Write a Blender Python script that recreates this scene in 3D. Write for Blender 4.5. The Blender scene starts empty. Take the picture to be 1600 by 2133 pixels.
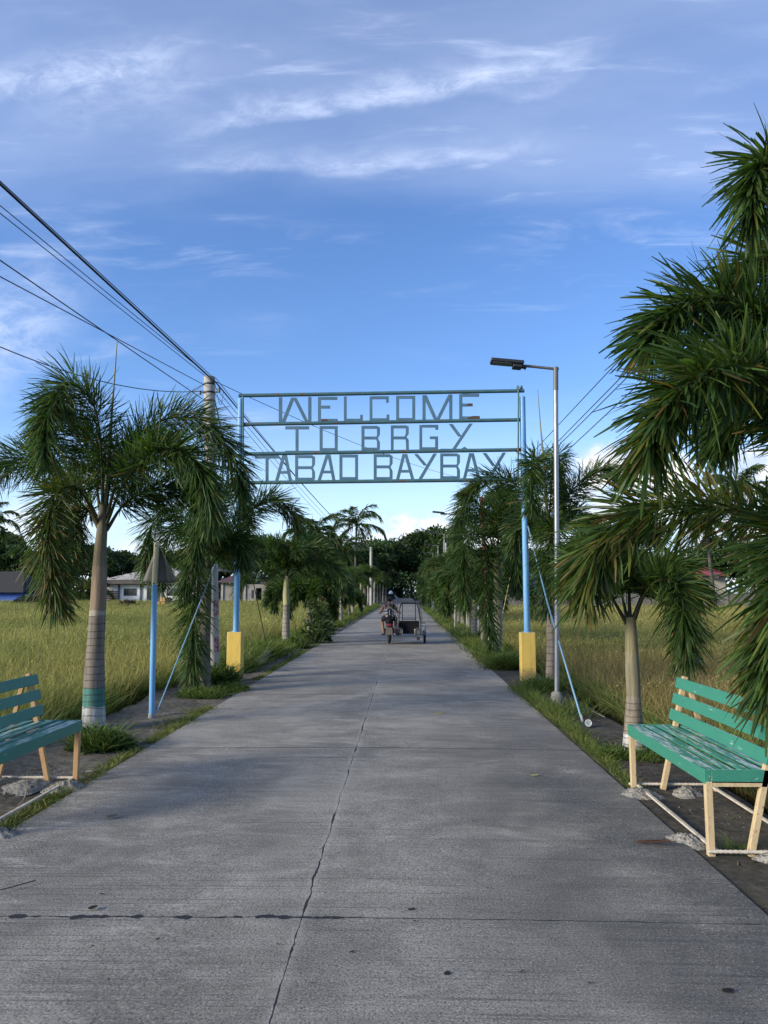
import bpy, math, random
import numpy as np
from mathutils import Vector, Matrix, Euler
S = bpy.context.scene
COL = S.collection
R = math.radians
rng = np.random.default_rng(7)
random.seed(7)

# ------------------------------------------------------------------ camera
FPX = 1560.0
PITCH = math.atan((1235 - 1066.5) / FPX)
YAW = math.atan(45 / FPX * math.cos(PITCH))
EYE = Vector((0, 0, 1.6))
c_r = Vector((math.cos(YAW), math.sin(YAW), 0))
c_f = Vector((-math.sin(YAW) * math.cos(PITCH), math.cos(YAW) * math.cos(PITCH), math.sin(PITCH)))
c_u = c_r.cross(c_f)
def ray(px, py): return c_f + c_r * ((px - 800) / FPX) + c_u * ((1066.5 - py) / FPX)
def G(px, py, z=0.0):                      # where the sight line meets height z
    d = ray(px, py); return EYE + d * ((z - EYE.z) / d.z)
def D(px, py, Y):                          # where the sight line meets the plane y = Y
    d = ray(px, py); return EYE + d * (Y / d.y)
cam = bpy.data.cameras.new('camera'); cam.sensor_fit = 'VERTICAL'; cam.sensor_height = 36
cam.lens = FPX / 2133 * 36; cam.clip_start = 0.05; cam.clip_end = 3000
co = bpy.data.objects.new('camera', cam); COL.objects.link(co)
co.location = EYE; co.rotation_euler = (math.pi / 2 + PITCH, 0, YAW); S.camera = co

# ------------------------------------------------------------------ tagging
def tag(o, label=None, cat=None, group=None, kind=None):
    if label: o['label'] = label
    if cat: o['category'] = cat
    if group: o['group'] = group
    if kind: o['kind'] = kind
    return o
def thing(name, label, cat, loc=(0, 0, 0), rz=0, group=None):
    o = bpy.data.objects.new(name, None); COL.objects.link(o)
    o.location = loc; o.rotation_euler = (0, 0, rz); o.empty_display_size = .1
    return tag(o, label, cat, group)
def copy_tree(o, parent=None):
    c = o.copy(); COL.objects.link(c)
    if parent: c.parent = parent
    for ch in list(o.children): copy_tree(ch, c)
    return c

# ------------------------------------------------------------------ node helpers
class NT:
    def __init__(s, tree): s.t = tree
    def n(s, typ, props=None, **ins):
        nd = s.t.nodes.new(typ)
        for k, v in (props or {}).items(): setattr(nd, k, v)
        for k, v in ins.items(): s.put(nd, k.replace('_', ' '), v)
        return nd
    def put(s, nd, k, v):
        sock = nd.inputs[int(k)] if k.isdigit() else nd.inputs[k]
        if isinstance(v, bpy.types.NodeSocket): s.t.links.new(v, sock)
        else: sock.default_value = v
    def m(s, op, a, b=None, c=None, clamp=False):
        nd = s.t.nodes.new('ShaderNodeMath'); nd.operation = op; nd.use_clamp = clamp
        for i, v in enumerate((a, b, c)):
            if v is not None: s.put(nd, str(i), v)
        return nd.outputs[0]
    def mix(s, f, a, b, blend='MIX'):
        nd = s.t.nodes.new('ShaderNodeMix'); nd.data_type = 'RGBA'; nd.blend_type = blend
        for k, v in ((0, f), (6, a), (7, b)):
            if isinstance(v, bpy.types.NodeSocket): s.t.links.new(v, nd.inputs[k])
            else: nd.inputs[k].default_value = v if k == 0 else (tuple(v) + (1,))[:4]
        return nd.outputs[2]
    def ss(s, v, lo, hi):
        nd = s.t.nodes.new('ShaderNodeMapRange'); nd.interpolation_type = 'SMOOTHSTEP'
        s.put(nd, '0', v); nd.inputs[1].default_value = lo; nd.inputs[2].default_value = hi
        return nd.outputs[0]
    def noise(s, vec, scale, detail=4, rough=.55, dist=0.0, out=0):
        nd = s.n('ShaderNodeTexNoise', None, Scale=scale, Detail=detail, Roughness=rough, Distortion=dist)
        if vec is not None: s.t.links.new(vec, nd.inputs['Vector'])
        return nd.outputs[out]
    def scaled(s, vec, sc, loc=(0, 0, 0), rot=(0, 0, 0)):
        nd = s.n('ShaderNodeMapping'); s.t.links.new(vec, nd.inputs[0])
        nd.inputs['Scale'].default_value = sc; nd.inputs['Location'].default_value = loc; nd.inputs['Rotation'].default_value = rot
        return nd.outputs[0]
    def bump(s, h, strength=.3, dist=.01):
        nd = s.n('ShaderNodeBump', None, Strength=strength, Distance=dist); s.t.links.new(h, nd.inputs['Height'])
        return nd.outputs[0]
def newmat(name):
    m = bpy.data.materials.new(name); m.use_nodes = True
    nt = NT(m.node_tree); b = m.node_tree.nodes['Principled BSDF']
    return m, nt, b
def pm(name, col, rough=.6, metal=0.0, col2=None, scale=8, chip=None, chipc=None, chip_s=20, stretch=(1, 1, 1), bump=.15, bs=40, spec=.5):
    """painted / plain surface: two tones by noise, optional chips of a third colour"""
    m, nt, b = newmat(name)
    tc = nt.n('ShaderNodeTexCoord').outputs['Object']; v = nt.scaled(tc, stretch)
    c2 = col2 or tuple(x * .75 for x in col)
    c = nt.mix(nt.ss(nt.noise(v, scale, 6, .6), .3, .7), col, c2)
    if chip:
        k = nt.ss(nt.noise(v, chip_s, 8, .7), chip, chip + .05)
        c = nt.mix(k, c, chipc)
    nt.put(b, 'Base Color', c); b.inputs['Roughness'].default_value = rough; b.inputs['Metallic'].default_value = metal
    b.inputs['Specular IOR Level'].default_value = spec
    if bump: nt.put(b, 'Normal', nt.bump(nt.noise(v, bs, 6, .6), bump, .01))
    return m
def leafmat(name, rough=.45, trans=.3, spec=.4, warm=(1.3, 1.35, .6)):
    m, nt, b = newmat(name)
    at = nt.n('ShaderNodeAttribute', {'attribute_name': 'tint'}).outputs['Color']
    nt.put(b, 'Base Color', at); b.inputs['Roughness'].default_value = rough; b.inputs['Specular IOR Level'].default_value = spec
    tr = nt.n('ShaderNodeBsdfTranslucent'); nt.put(tr, 'Color', nt.mix(1.0, at, warm, 'MULTIPLY'))
    mx = nt.n('ShaderNodeMixShader'); mx.inputs[0].default_value = trans
    nt.t.links.new(b.outputs[0], mx.inputs[1]); nt.t.links.new(tr.outputs[0], mx.inputs[2])
    nt.t.links.new(mx.outputs[0], nt.t.nodes['Material Output'].inputs[0])
    return m

# ------------------------------------------------------------------ mesh helpers
def np_mesh(name, V, Q, mat, col=None, parent=None, loc=(0, 0, 0), smooth=False):
    V = np.ascontiguousarray(V, np.float32).reshape(-1, 3); Q = np.ascontiguousarray(Q, np.int32).reshape(-1, 4)
    me = bpy.data.meshes.new(name)
    me.vertices.add(len(V)); me.vertices.foreach_set('co', V.ravel())
    me.loops.add(Q.size); me.loops.foreach_set('vertex_index', Q.ravel())
    me.polygons.add(len(Q)); me.polygons.foreach_set('loop_start', np.arange(len(Q), dtype=np.int32) * 4)
    if smooth: me.polygons.foreach_set('use_smooth', np.ones(len(Q), bool))
    if col is not None:
        a = me.color_attributes.new('tint', 'FLOAT_COLOR', 'POINT')
        a.data.foreach_set('color', np.c_[np.asarray(col, np.float32), np.ones(len(V), np.float32)].ravel())
    me.update(calc_edges=True); me.materials.append(mat)
    o = bpy.data.objects.new(name, me); COL.objects.link(o); o.location = loc
    if parent: o.parent = parent
    return o
def nrm(a): return a / np.maximum(np.linalg.norm(a, axis=-1, keepdims=True), 1e-9)
def blades(base, dr, L, W, side, bend, col, tipcol=None, prof=(.55, 1, .75, .12), st=(0, .4, .75, 1)):
    """many thin leaves at once: base, unit direction, length, width, unit side, bend vector"""
    n = len(base); k = len(st); st = np.array(st); prof = np.array(prof)
    P = base[:, None] + dr[:, None] * (L[:, None] * st)[..., None] + bend[:, None] * (L[:, None] * st ** 2)[..., None]
    o = side[:, None] * (W[:, None] * prof * .5)[..., None]
    V = np.stack([P - o, P + o], 2).reshape(n * k * 2, 3)
    i = np.arange(n)[:, None] * (2 * k) + np.arange(k - 1)[None] * 2
    Q = np.stack([i, i + 1, i + 3, i + 2], -1).reshape(-1, 4)
    tc = col if tipcol is None else tipcol
    Cc = col[:, None] * (1 - st ** 2)[None, :, None] + tc[:, None] * (st ** 2)[None, :, None]
    Cc = np.repeat(Cc[:, :, None], 2, 2).reshape(-1, 3)
    return V, Q, Cc
def join(*parts):
    V = []; Q = []; Cc = []; off = 0
    for v, q, c in parts: V.append(v); Q.append(q + off); Cc.append(c); off += len(v)
    return np.concatenate(V), np.concatenate(Q), np.concatenate(Cc)
def tube_np(pts, rad, seg=8, col=(.2, .2, .2)):
    P = np.array([tuple(p) for p in pts], float); n = len(P); T = nrm(np.gradient(P, axis=0))
    ref = np.array([0, 0, 1.]) if abs(T[0, 2]) < .9 else np.array([1., 0, 0])
    rad = np.broadcast_to(np.asarray(rad, float), (n,))
    V = []; a = np.arange(seg) * 2 * math.pi / seg
    n1 = nrm(np.cross(T[0], ref))
    for i in range(n):
        n1 = nrm(n1 - T[i] * np.dot(n1, T[i])); n2 = np.cross(T[i], n1)
        V.append(P[i] + rad[i] * (np.cos(a)[:, None] * n1 + np.sin(a)[:, None] * n2))
    V = np.concatenate(V)
    Q = [[i * seg + j, i * seg + (j + 1) % seg, (i + 1) * seg + (j + 1) % seg, (i + 1) * seg + j] for i in range(n - 1) for j in range(seg)]
    return V, np.array(Q), np.tile(np.array(col, float), (len(V), 1))
class MB:
    """collects boxes, tubes, prisms; build() links them as one mesh"""
    def __init__(s): s.v = []; s.f = []; s.sm = []
    def add(s, vs, fs, smooth=False):
        k = len(s.v); s.v += [tuple(v) for v in vs]; s.f += [[i + k for i in f] for f in fs]; s.sm += [smooth] * len(fs); return s
    def hexa(s, p):        # 8 corners, bottom ring then top ring
        return s.add(p, [[3, 2, 1, 0], [4, 5, 6, 7], [0, 1, 5, 4], [1, 2, 6, 5], [2, 3, 7, 6], [3, 0, 4, 7]])
    def box(s, lo, hi):
        (a, b, c), (d, e, f) = lo, hi
        return s.hexa([(a, b, c), (d, b, c), (d, e, c), (a, e, c), (a, b, f), (d, b, f), (d, e, f), (a, e, f)])
    def bar(s, p, q, w, h, up=(0, 0, 1)):      # rectangular bar from p to q
        p = Vector(p); q = Vector(q); t = (q - p).normalized(); x = t.cross(Vector(up))
        if x.length < 1e-4: x = t.cross(Vector((0, 1, 0)))
        x.normalize(); y = x.cross(t); x *= w / 2; y *= h / 2
        return s.hexa([p - x - y, p + x - y, p + x + y, p - x + y, q - x - y, q + x - y, q + x + y, q - x + y])
    def tube(s, pts, rad, seg=10, cap=True):
        V, Q, _ = tube_np(pts, rad, seg); k = len(V)
        fs = [list(map(int, q)) for q in Q]; s.add(V, fs, True)
        if cap: s.add([V[i] for i in range(seg)], [list(range(seg))[::-1]]); s.add([V[k - seg + i] for i in range(seg)], [list(range(seg))])
        return s
    def prism(s, poly, off):                   # flat polygon pushed along off
        n = len(poly); off = Vector(off); a = [Vector(p) for p in poly]; b = [p + off for p in a]
        return s.add(a + b, [list(range(n))[::-1], list(range(n, 2 * n))] + [[i, (i + 1) % n, n + (i + 1) % n, n + i] for i in range(n)])
    def lathe(s, prof, seg=16, c=(0, 0, 0)):   # profile (r, z) about z
        V = []; n = len(prof)
        for r, z in prof:
            for j in range(seg):
                a = 2 * math.pi * j / seg; V.append((c[0] + r * math.cos(a), c[1] + r * math.sin(a), c[2] + z))
        F = [[i * seg + j, i * seg + (j + 1) % seg, (i + 1) * seg + (j + 1) % seg, (i + 1) * seg + j] for i in range(n - 1) for j in range(seg)]
        s.add(V, F, True); s.add([V[(n - 1) * seg + j] for j in range(seg)], [list(range(seg))]); return s
    def ell(s, c, r, seg=14, rings=8, jit=0):
        V = []; F = []
        for i in range(rings + 1):
            t = math.pi * i / rings
            for j in range(seg):
                a = 2 * math.pi * j / seg; k = 1 + random.uniform(-jit, jit)
                V.append((c[0] + r[0] * k * math.sin(t) * math.cos(a), c[1] + r[1] * k * math.sin(t) * math.sin(a), c[2] + r[2] * k * math.cos(t)))
        for i in range(rings):
            for j in range(seg): F.append([(i + 1) * seg + j, (i + 1) * seg + (j + 1) % seg, i * seg + (j + 1) % seg, i * seg + j])
        return s.add(V, F, True)
    def build(s, name, mat, parent=None, loc=(0, 0, 0), bevel=0, rot=None):
        me = bpy.data.meshes.new(name); me.from_pydata(s.v, [], s.f); me.polygons.foreach_set('use_smooth', s.sm); me.update()
        me.materials.append(mat); o = bpy.data.objects.new(name, me); COL.objects.link(o); o.location = loc
        if rot: o.rotation_euler = rot
        if parent: o.parent = parent
        if bevel:
            b = o.modifiers.new('bevel', 'BEVEL'); b.width = bevel; b.segments = 2; b.limit_method = 'ANGLE'
        return o
def spline(pts, n=40):
    P = np.array([tuple(p) for p in pts], float)
    P = np.vstack([2 * P[0] - P[1], P, 2 * P[-1] - P[-2]]); out = []
    k = len(P) - 3
    for t in np.linspace(0, k - 1e-6, n):
        i = int(t); u = t - i; a, b, c, d = P[i:i + 4]
        out.append(.5 * ((2 * b) + (c - a) * u + (2 * a - 5 * b + 4 * c - d) * u * u + (3 * b - a - 3 * c + d) * u ** 3))
    return np.array(out)
exec_order = []
#@@PART2
# ------------------------------------------------------------------ sky, sun, exposure
SUN_EL, SUN_AZ = R(19), R(-120)            # azimuth clockwise from +Y; the sun stands to the left, a little behind
def gn(px, py): d = ray(px, py); return d.x / d.y, d.z / d.y
world = bpy.data.worlds.new('World'); S.world = world; world.use_nodes = True
w = NT(world.node_tree); bg = world.node_tree.nodes['Background']
sky = w.n('ShaderNodeTexSky', {'sky_type': 'NISHITA', 'sun_disc': False, 'sun_elevation': R(24), 'sun_rotation': SUN_AZ,
                               'air_density': 1.0, 'dust_density': .5, 'ozone_density': 2.6, 'altitude': 0})
gen = w.n('ShaderNodeTexCoord').outputs['Generated']
sp = w.n('ShaderNodeSeparateXYZ'); w.t.links.new(gen, sp.inputs[0])
yy = w.m('MAXIMUM', w.m('ABSOLUTE', sp.outputs[1]), .05)
sx = w.m('DIVIDE', sp.outputs[0], yy); sz = w.m('DIVIDE', sp.outputs[2], yy)
cb = w.n('ShaderNodeCombineXYZ'); w.t.links.new(sx, cb.inputs[0]); w.t.links.new(sz, cb.inputs[1]); g2 = cb.outputs[0]
base = w.mix(1.0, sky.outputs[0], (.78, .97, 1.27), 'MULTIPLY')
# high thin veil of cirrus with finer filaments combed through it
diag = w.scaled(g2, (1.0, 3.4, 1), rot=(0, 0, R(-17)))
vn = w.noise(diag, 1.7, 8, .55, .35); vf = w.noise(w.scaled(g2, (1.3, 7.5, 1), rot=(0, 0, R(-24)), loc=(2, 0, 0)), 3.2, 10, .62, .5)
veil = w.m('MULTIPLY', w.ss(w.m('ADD', sz, w.m('MULTIPLY', w.m('SUBTRACT', vn, .5), .22)), .50, .64), w.m('ADD', .42, w.m('MULTIPLY', w.ss(vn, .3, .7), .30)))
wisp = w.m('MULTIPLY', w.m('MULTIPLY', w.ss(vf, .50, .78), w.ss(vn, .40, .65)), w.m('MULTIPLY', w.ss(sz, .10, .30), .55))
fine = w.noise(w.scaled(g2, (1, 2.0, 1), rot=(0, 0, R(-38))), 13, 10, .7, .4)
fib = w.noise(g2, 7, 9, .62, .6)
cir = w.m('ADD', w.m('MULTIPLY', veil, .42), wisp)
def streak(pts, wd, amp, below=.3):
    """a brighter filament through sky positions pts; fades slowly above, quickly below"""
    global cir
    q = [gn(*p) for p in pts]; line = None
    for (x0, z0), (x1, z1) in zip(q, q[1:]):
        seg = w.m('ADD', w.m('MULTIPLY', w.m('SUBTRACT', sx, x0), (z1 - z0) / (x1 - x0)), z0)
        line = seg if line is None else w.mix_f(w.m('GREATER_THAN', sx, x0), line, seg)
    d = w.m('ADD', w.m('SUBTRACT', sz, line), w.m('MULTIPLY', w.m('SUBTRACT', fib, .5), .05))
    up = w.m('MULTIPLY', w.ss(d, -wd * below * 2.2, wd * below * 1.6), w.m('SUBTRACT', 1.0, w.ss(d, -wd * .2, wd * 3.4)))
    xa, xb = q[0][0], q[-1][0]
    win = w.m('MULTIPLY', w.ss(sx, xa - .03, xa + .14), w.m('SUBTRACT', 1.0, w.ss(sx, xb - .14, xb + .04)))
    cir = w.m('ADD', cir, w.m('MULTIPLY', w.m('MULTIPLY', up, win), w.m('MULTIPLY', w.m('ADD', .25, w.m('MULTIPLY', w.ss(fine, .34, .68), .75)), amp)))
def mix_f(f, a, b): return w.m('ADD', w.m('MULTIPLY', f, b), w.m('MULTIPLY', w.m('SUBTRACT', 1.0, f), a))
w.mix_f = mix_f
streak([(350, 305), (480, 262), (700, 235), (940, 192), (1100, 160), (1260, 120)], .018, .62)
streak([(-200, 205), (0, 200), (180, 180), (400, 128)], .024, .50)
streak([(0, 250), (250, 215), (480, 210)], .04, .35, .8)
streak([(340, 352), (700, 356), (880, 346), (1180, 310)], .014, .38)
streak([(1000, 190), (1080, 215), (1150, 200), (1230, 145)], .014, .48)
streak([(1400, 210), (1650, 150)], .012, .25)
streak([(-300, 790), (-60, 780), (60, 730), (190, 660)], .06, .95, .7)
streak([(420, 690), (640, 690)], .015, .25, .8)
cir = w.m('MINIMUM', cir, .85)
c1 = w.mix(cir, base, (4.3, 5.0, 6.7))
# cumulus low in the sky
q = w.scaled(g2, (1, 1.25, 1))
cn = w.noise(q, 7, 10, .56, .15); cl = w.noise(w.scaled(g2, (1, 1.6, 1), loc=(5.2, 0, 0)), 2.6, 3, .5)
hgt = w.m('ADD', w.m('MULTIPLY', cn, .42), w.m('MULTIPLY', cl, .34))
def bank(px0, px1, top, soft=.07, lift=0.0):
    x0 = gn(px0, 1100)[0]; x1 = gn(px1, 1100)[0]; zt = gn(800, top)[1]
    win = w.m('MULTIPLY', w.ss(sx, x0 - soft, x0 + soft), w.m('SUBTRACT', 1.0, w.ss(sx, x1 - soft, x1 + soft)))
    return w.m('MULTIPLY', win, zt)
tops = w.m('MAXIMUM', bank(1040, 2300, 850), bank(640, 1200, 1010))
tops = w.m('MAXIMUM', tops, bank(-1200, 420, 1010))
dn = w.m('SUBTRACT', w.m('MULTIPLY', tops, w.m('MULTIPLY', hgt, 2.3)), sz)
cum = w.m('MULTIPLY', w.ss(dn, -.004, .05), w.ss(cn, .30, .52))
lit = w.noise(w.scaled(q, (1, 1, 1), loc=(.018, -.018, 0)), 7, 10, .56, .15)
shade = w.ss(w.m('SUBTRACT', cn, lit), -.07, .07)
left = w.ss(sx, -.35, .05)
cc = w.mix(shade, (4.0, 4.6, 5.9), (7.4, 7.2, 7.0)); cc = w.mix(left, (5.6, 6.3, 7.2), cc)
c2 = w.mix(w.m('MULTIPLY', cum, .93), c1, cc)
# thin bright layer along the horizon
hz = w.m('MULTIPLY', w.m('SUBTRACT', 1.0, w.ss(sz, .0, .30)), .62)
c3 = w.mix(w.m('MULTIPLY', hz, w.m('SUBTRACT', 1.0, cum)), c2, (5.6, 7.0, 8.2))
w.t.links.new(c3, bg.inputs[0]); bg.inputs[1].default_value = .102

sun = bpy.data.lights.new('sun', 'SUN'); sun.energy = 3.2; sun.angle = R(16); sun.color = (1, .89, .72)
so = bpy.data.objects.new('sun', sun); COL.objects.link(so)
sdir = Vector((math.sin(SUN_AZ) * math.cos(SUN_EL), math.cos(SUN_AZ) * math.cos(SUN_EL), math.sin(SUN_EL)))
so.rotation_euler = (-sdir).to_track_quat('-Z', 'Y').to_euler(); so.location = (-30, -20, 30)
S.view_settings.view_transform = 'Standard'; S.view_settings.look = 'None'; S.view_settings.gamma = 1
S.view_settings.exposure = .84
S.cycles.max_bounces = 6; S.cycles.transparent_max_bounces = 6; S.cycles.caustics_reflective = False; S.cycles.caustics_refractive = False

# ------------------------------------------------------------------ ground, road, verges
XL = (G(170, 1640).x + G(590, 1385).x) / 2; XR = (G(1280, 1610).x + G(1020, 1395).x) / 2
XC = (G(560, 2133).x + G(810, 1345).x) / 2
J1 = G(635, 1911).y; J2 = G(745, 1558).y; JS = J2 - J1
print('road', XL, XC, XR, J1, J2, G(1600, 1950), G(0, 1908))

def grid(name, x0, x1, y0, y1, nx, ny, zf, mat, kind='structure'):
    X, Y = np.meshgrid(np.linspace(x0, x1, nx + 1), np.linspace(y0, y1, ny + 1))
    V = np.stack([X, Y, zf(X, Y)], -1).reshape(-1, 3)
    i = (np.arange(ny)[:, None] * (nx + 1) + np.arange(nx)[None]).ravel()
    Q = np.stack([i, i + 1, i + nx + 2, i + nx + 1], -1)
    o = np_mesh(name, V, Q, mat, smooth=True); o['kind'] = kind; return o

def ground_mat():
    m, nt, b = newmat('soil'); p = nt.n('ShaderNodeTexCoord').outputs['Object']
    n1 = nt.noise(p, .35, 6, .6); n2 = nt.noise(p, 6, 8, .65)
    c = nt.mix(nt.ss(n1, .35, .65), (.085, .075, .035), (.07, .09, .03)); c = nt.mix(nt.ss(n2, .35, .7), c, (.05, .045, .025))
    nt.put(b, 'Base Color', c); b.inputs['Roughness'].default_value = .95; b.inputs['Specular IOR Level'].default_value = .1
    nt.put(b, 'Normal', nt.bump(n2, .6, .08)); return m
M_soil = ground_mat()
g = np_mesh('ground', [(-1500, -200, -.34), (1500, -200, -.34), (1500, 2600, -.34), (-1500, 2600, -.34)], [[0, 1, 2, 3]], M_soil); g['kind'] = 'structure'

def road_mat():
    m, nt, b = newmat('broomed_concrete'); p = nt.n('ShaderNodeTexCoord').outputs['Object']
    s = nt.n('ShaderNodeSeparateXYZ'); nt.t.links.new(p, s.inputs[0]); x, y = s.outputs[0], s.outputs[1]
    big = nt.noise(nt.scaled(p, (.55, .3, 1)), 1.0, 5, .6, .6); mid = nt.noise(nt.scaled(p, (.9, 1.5, 1)), 1.5, 9, .68, 1.2)
    grit = nt.noise(p, 95, 6, .72); speck = nt.noise(p, 190, 3, .6)
    broom = nt.noise(nt.scaled(p, (.55, 46, 1)), 1.0, 1.5, .45); broom2 = nt.noise(nt.scaled(p, (.5, 34, 1)), 1.0, 4, .6)
    c = nt.mix(nt.ss(big, .3, .72), (.172, .158, .132), (.325, .300, .250))
    c = nt.mix(nt.m('MULTIPLY', nt.ss(mid, .42, .75), .75), c, (.46, .43, .365))
    c = nt.mix(nt.m('MULTIPLY', nt.m('SUBTRACT', 1.0, nt.ss(mid, .22, .48)), .6), c, (.105, .101, .094))
    sid = nt.m('ADD', nt.m('FLOOR', nt.m('DIVIDE', nt.m('SUBTRACT', y, J1), JS)), nt.m('MULTIPLY', nt.m('GREATER_THAN', x, XC), 37.3))
    wn = nt.n('ShaderNodeTexWhiteNoise', {'noise_dimensions': '1D'}); nt.put(wn, 'W', sid)
    c = nt.mix(nt.m('MULTIPLY', wn.outputs[0], .30), c, (.16, .15, .135))
    # pale worn laitance near both edges
    ed = nt.m('MAXIMUM', nt.ss(x, XR - .9, XR + .1), nt.m('SUBTRACT', 1.0, nt.ss(x, XL - .1, XL + 1.2)))
    ef = nt.m('MULTIPLY', ed, nt.ss(nt.noise(nt.scaled(p, (.7, 3.6, 1), loc=(4, 2, 0)), 1.7, 9, .72, 1.2), .5, .72))
    c = nt.mix(nt.m('MULTIPLY', ef, .75), c, (.56, .53, .47))
    # damp, darker patch on the right by the bench
    dk = nt.m('MULTIPLY', nt.m('MULTIPLY', nt.ss(x, -.2, 1.3), nt.m('SUBTRACT', 1.0, nt.ss(y, 6, 14))), nt.ss(nt.noise(nt.scaled(p, (.6, .6, 1), loc=(9, 0, 0)), 1.3, 6, .6, .5), .25, .6))
    c = nt.mix(nt.m('MULTIPLY', dk, .78), c, (.085, .08, .07))
    c = nt.mix(nt.m('MULTIPLY', nt.m('SUBTRACT', 1.0, nt.ss(grit, .37, .52)), .78), c, (.045, .044, .042))
    c = nt.mix(nt.m('MULTIPLY', nt.ss(grit, .56, .68), .6), c, (.60, .58, .53))
    c = nt.mix(nt.m('MULTIPLY', nt.ss(broom, .54, .66), nt.m('ADD', .03, nt.m('MULTIPLY', nt.ss(nt.noise(p, .9, 4), .38, .65), .5))), c, (.045, .045, .047))
    c = nt.mix(nt.m('MULTIPLY', nt.ss(speck, .68, .74), .8), c, (.03, .03, .03))
    # joints
    nx = nt.noise(nt.scaled(p, (1, 1, 1)), 3.5, 6, .65); nx2 = nt.noise(p, 22, 4, .6)
    jd = nt.m('ABSOLUTE', nt.m('ADD', nt.m('SUBTRACT', x, XC), nt.m('ADD', nt.m('MULTIPLY', nt.m('SUBTRACT', nx, .5), .05), nt.m('MULTIPLY', nt.m('SUBTRACT', nx2, .5), .014))))
    jw = nt.m('ADD', .002, nt.m('MULTIPLY', nt.ss(nt.noise(nt.scaled(p, (1, 1, 1), loc=(2, 7, 0)), 2.2, 3), .45, .75), .009))
    jc = nt.ss(nt.m('SUBTRACT', jw, jd), -.002, .003)
    halo = nt.m('MULTIPLY', nt.m('SUBTRACT', 1.0, nt.ss(jd, .0, .06)), nt.ss(nx2, .35, .6))
    c = nt.mix(nt.m('MULTIPLY', halo, .35), c, (.42, .40, .36))
    ph = nt.m('SUBTRACT', nt.m('MODULO', nt.m('ADD', y, 10 * JS - J1 + JS / 2), JS), JS / 2)
    td = nt.m('ABSOLUTE', nt.m('ADD', ph, nt.m('MULTIPLY', nt.m('SUBTRACT', nt.noise(nt.scaled(p, (1, .2, 1)), 2.6, 5, .6), .5), .05)))
    near = nt.m('SUBTRACT', 1.0, nt.ss(y, J1 + .4, J1 + 1))
    blob = nt.m('MULTIPLY', nt.m('MULTIPLY', near, nt.m('SUBTRACT', 1.0, nt.ss(x, XC - .05, XC + .5))), nt.ss(nt.noise(nt.scaled(p, (1, .35, 1), loc=(1.7, 0, 0)), 6.0, 3, .6), .44, .62))
    tw = nt.m('ADD', nt.m('ADD', nt.m('SUBTRACT', .0085, nt.m('MULTIPLY', near, .0058)), nt.m('MULTIPLY', nt.ss(nt.noise(nt.scaled(p, (1, .1, 1)), 5, 4), .45, .7), .006)), nt.m('MULTIPLY', blob, .022))
    tj = nt.ss(nt.m('SUBTRACT', tw, td), -.002, .003)
    j = nt.m('MAXIMUM', jc, tj)
    c = nt.mix(j, c, (.022, .023, .026))
    nt.put(b, 'Base Color', c)
    nt.put(b, 'Roughness', nt.m('SUBTRACT', .9, nt.m('MULTIPLY', dk, .18))); b.inputs['Specular IOR Level'].default_value = .3
    h = nt.m('ADD', nt.m('MULTIPLY', grit, .7), nt.m('ADD', nt.m('MULTIPLY', broom, .55), nt.m('MULTIPLY', broom2, .25)))
    h = nt.m('SUBTRACT', h, nt.m('MULTIPLY', j, 1.0))
    nt.put(b, 'Normal', nt.bump(h, .8, .010)); return m
M_road = road_mat()
def road_z(X, Y): return 0.006 * np.sin(Y * .21 + X) * (Y < 60) - .008 * np.abs(X - XC) / 2
road = grid('road', XL, XR, -14, 235, 24, 300, road_z, M_road)
road2 = grid('cross_road', -70, 70, 236, 243, 40, 4, lambda X, Y: X * 0 - .01, M_road)

def verge_mat(k=1.0):
    m, nt, b = newmat('verge_dirt'); p = nt.n('ShaderNodeTexCoord').outputs['Object']
    n1 = nt.noise(p, 1.1, 6, .6, .4); n2 = nt.noise(p, 14, 8, .65); n3 = nt.noise(p, 60, 5, .7)
    c = nt.mix(nt.ss(n1, .3, .7), (.060, .052, .040), (.16, .14, .105)); c = nt.mix(nt.m('MULTIPLY', nt.ss(n2, .48, .68), .7), c, (.23, .205, .16))
    c = nt.mix(nt.ss(n2, .28, .47), (.032, .029, .023), c); c = nt.mix(nt.m('MULTIPLY', nt.ss(n3, .64, .72), .8), c, (.34, .32, .27))
    c = nt.mix(nt.m('MULTIPLY', nt.ss(nt.noise(p, .8, 5), .52, .66), .45), c, (.055, .07, .022))
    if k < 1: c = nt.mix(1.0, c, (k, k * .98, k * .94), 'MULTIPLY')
    nt.put(b, 'Base Color', c); b.inputs['Roughness'].default_value = .9; b.inputs['Specular IOR Level'].default_value = .25
    nt.put(b, 'Normal', nt.bump(nt.m('ADD', n2, nt.m('MULTIPLY', n3, .4)), .5, .02)); return m
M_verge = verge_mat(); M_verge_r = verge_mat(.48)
vl0, vr1 = XL - 1.75, XR + .92
def nz(X, Y): return .012 * np.sin(X * 5.1 + Y * 2.3) + .012 * np.sin(Y * 3.7 - X * 2.9) + .01 * np.sin(Y * 9.1 + X * 7)
def vz_l(X, Y): e = np.clip((X - vl0 - .12 * np.sin(Y * 1.3)) / .35, 0, 1); return -.34 + e * .315 + nz(X, Y) * np.clip((XL - X) * 4, 0, 1)
def vz_r(X, Y): e = np.clip((vr1 + .03 * np.sin(Y * 2.1) - X) / .07, 0, 1); return -.36 + e * .34 + .5 * nz(X, Y) * np.clip((X - XR) * 4, 0, 1)
grid('verge', vl0 - .1, XL, -14, 160, 26, 900, vz_l, M_verge); grid('verge', XR, vr1 + .1, -14, 160, 30, 900, vz_r, M_verge_r)
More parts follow.
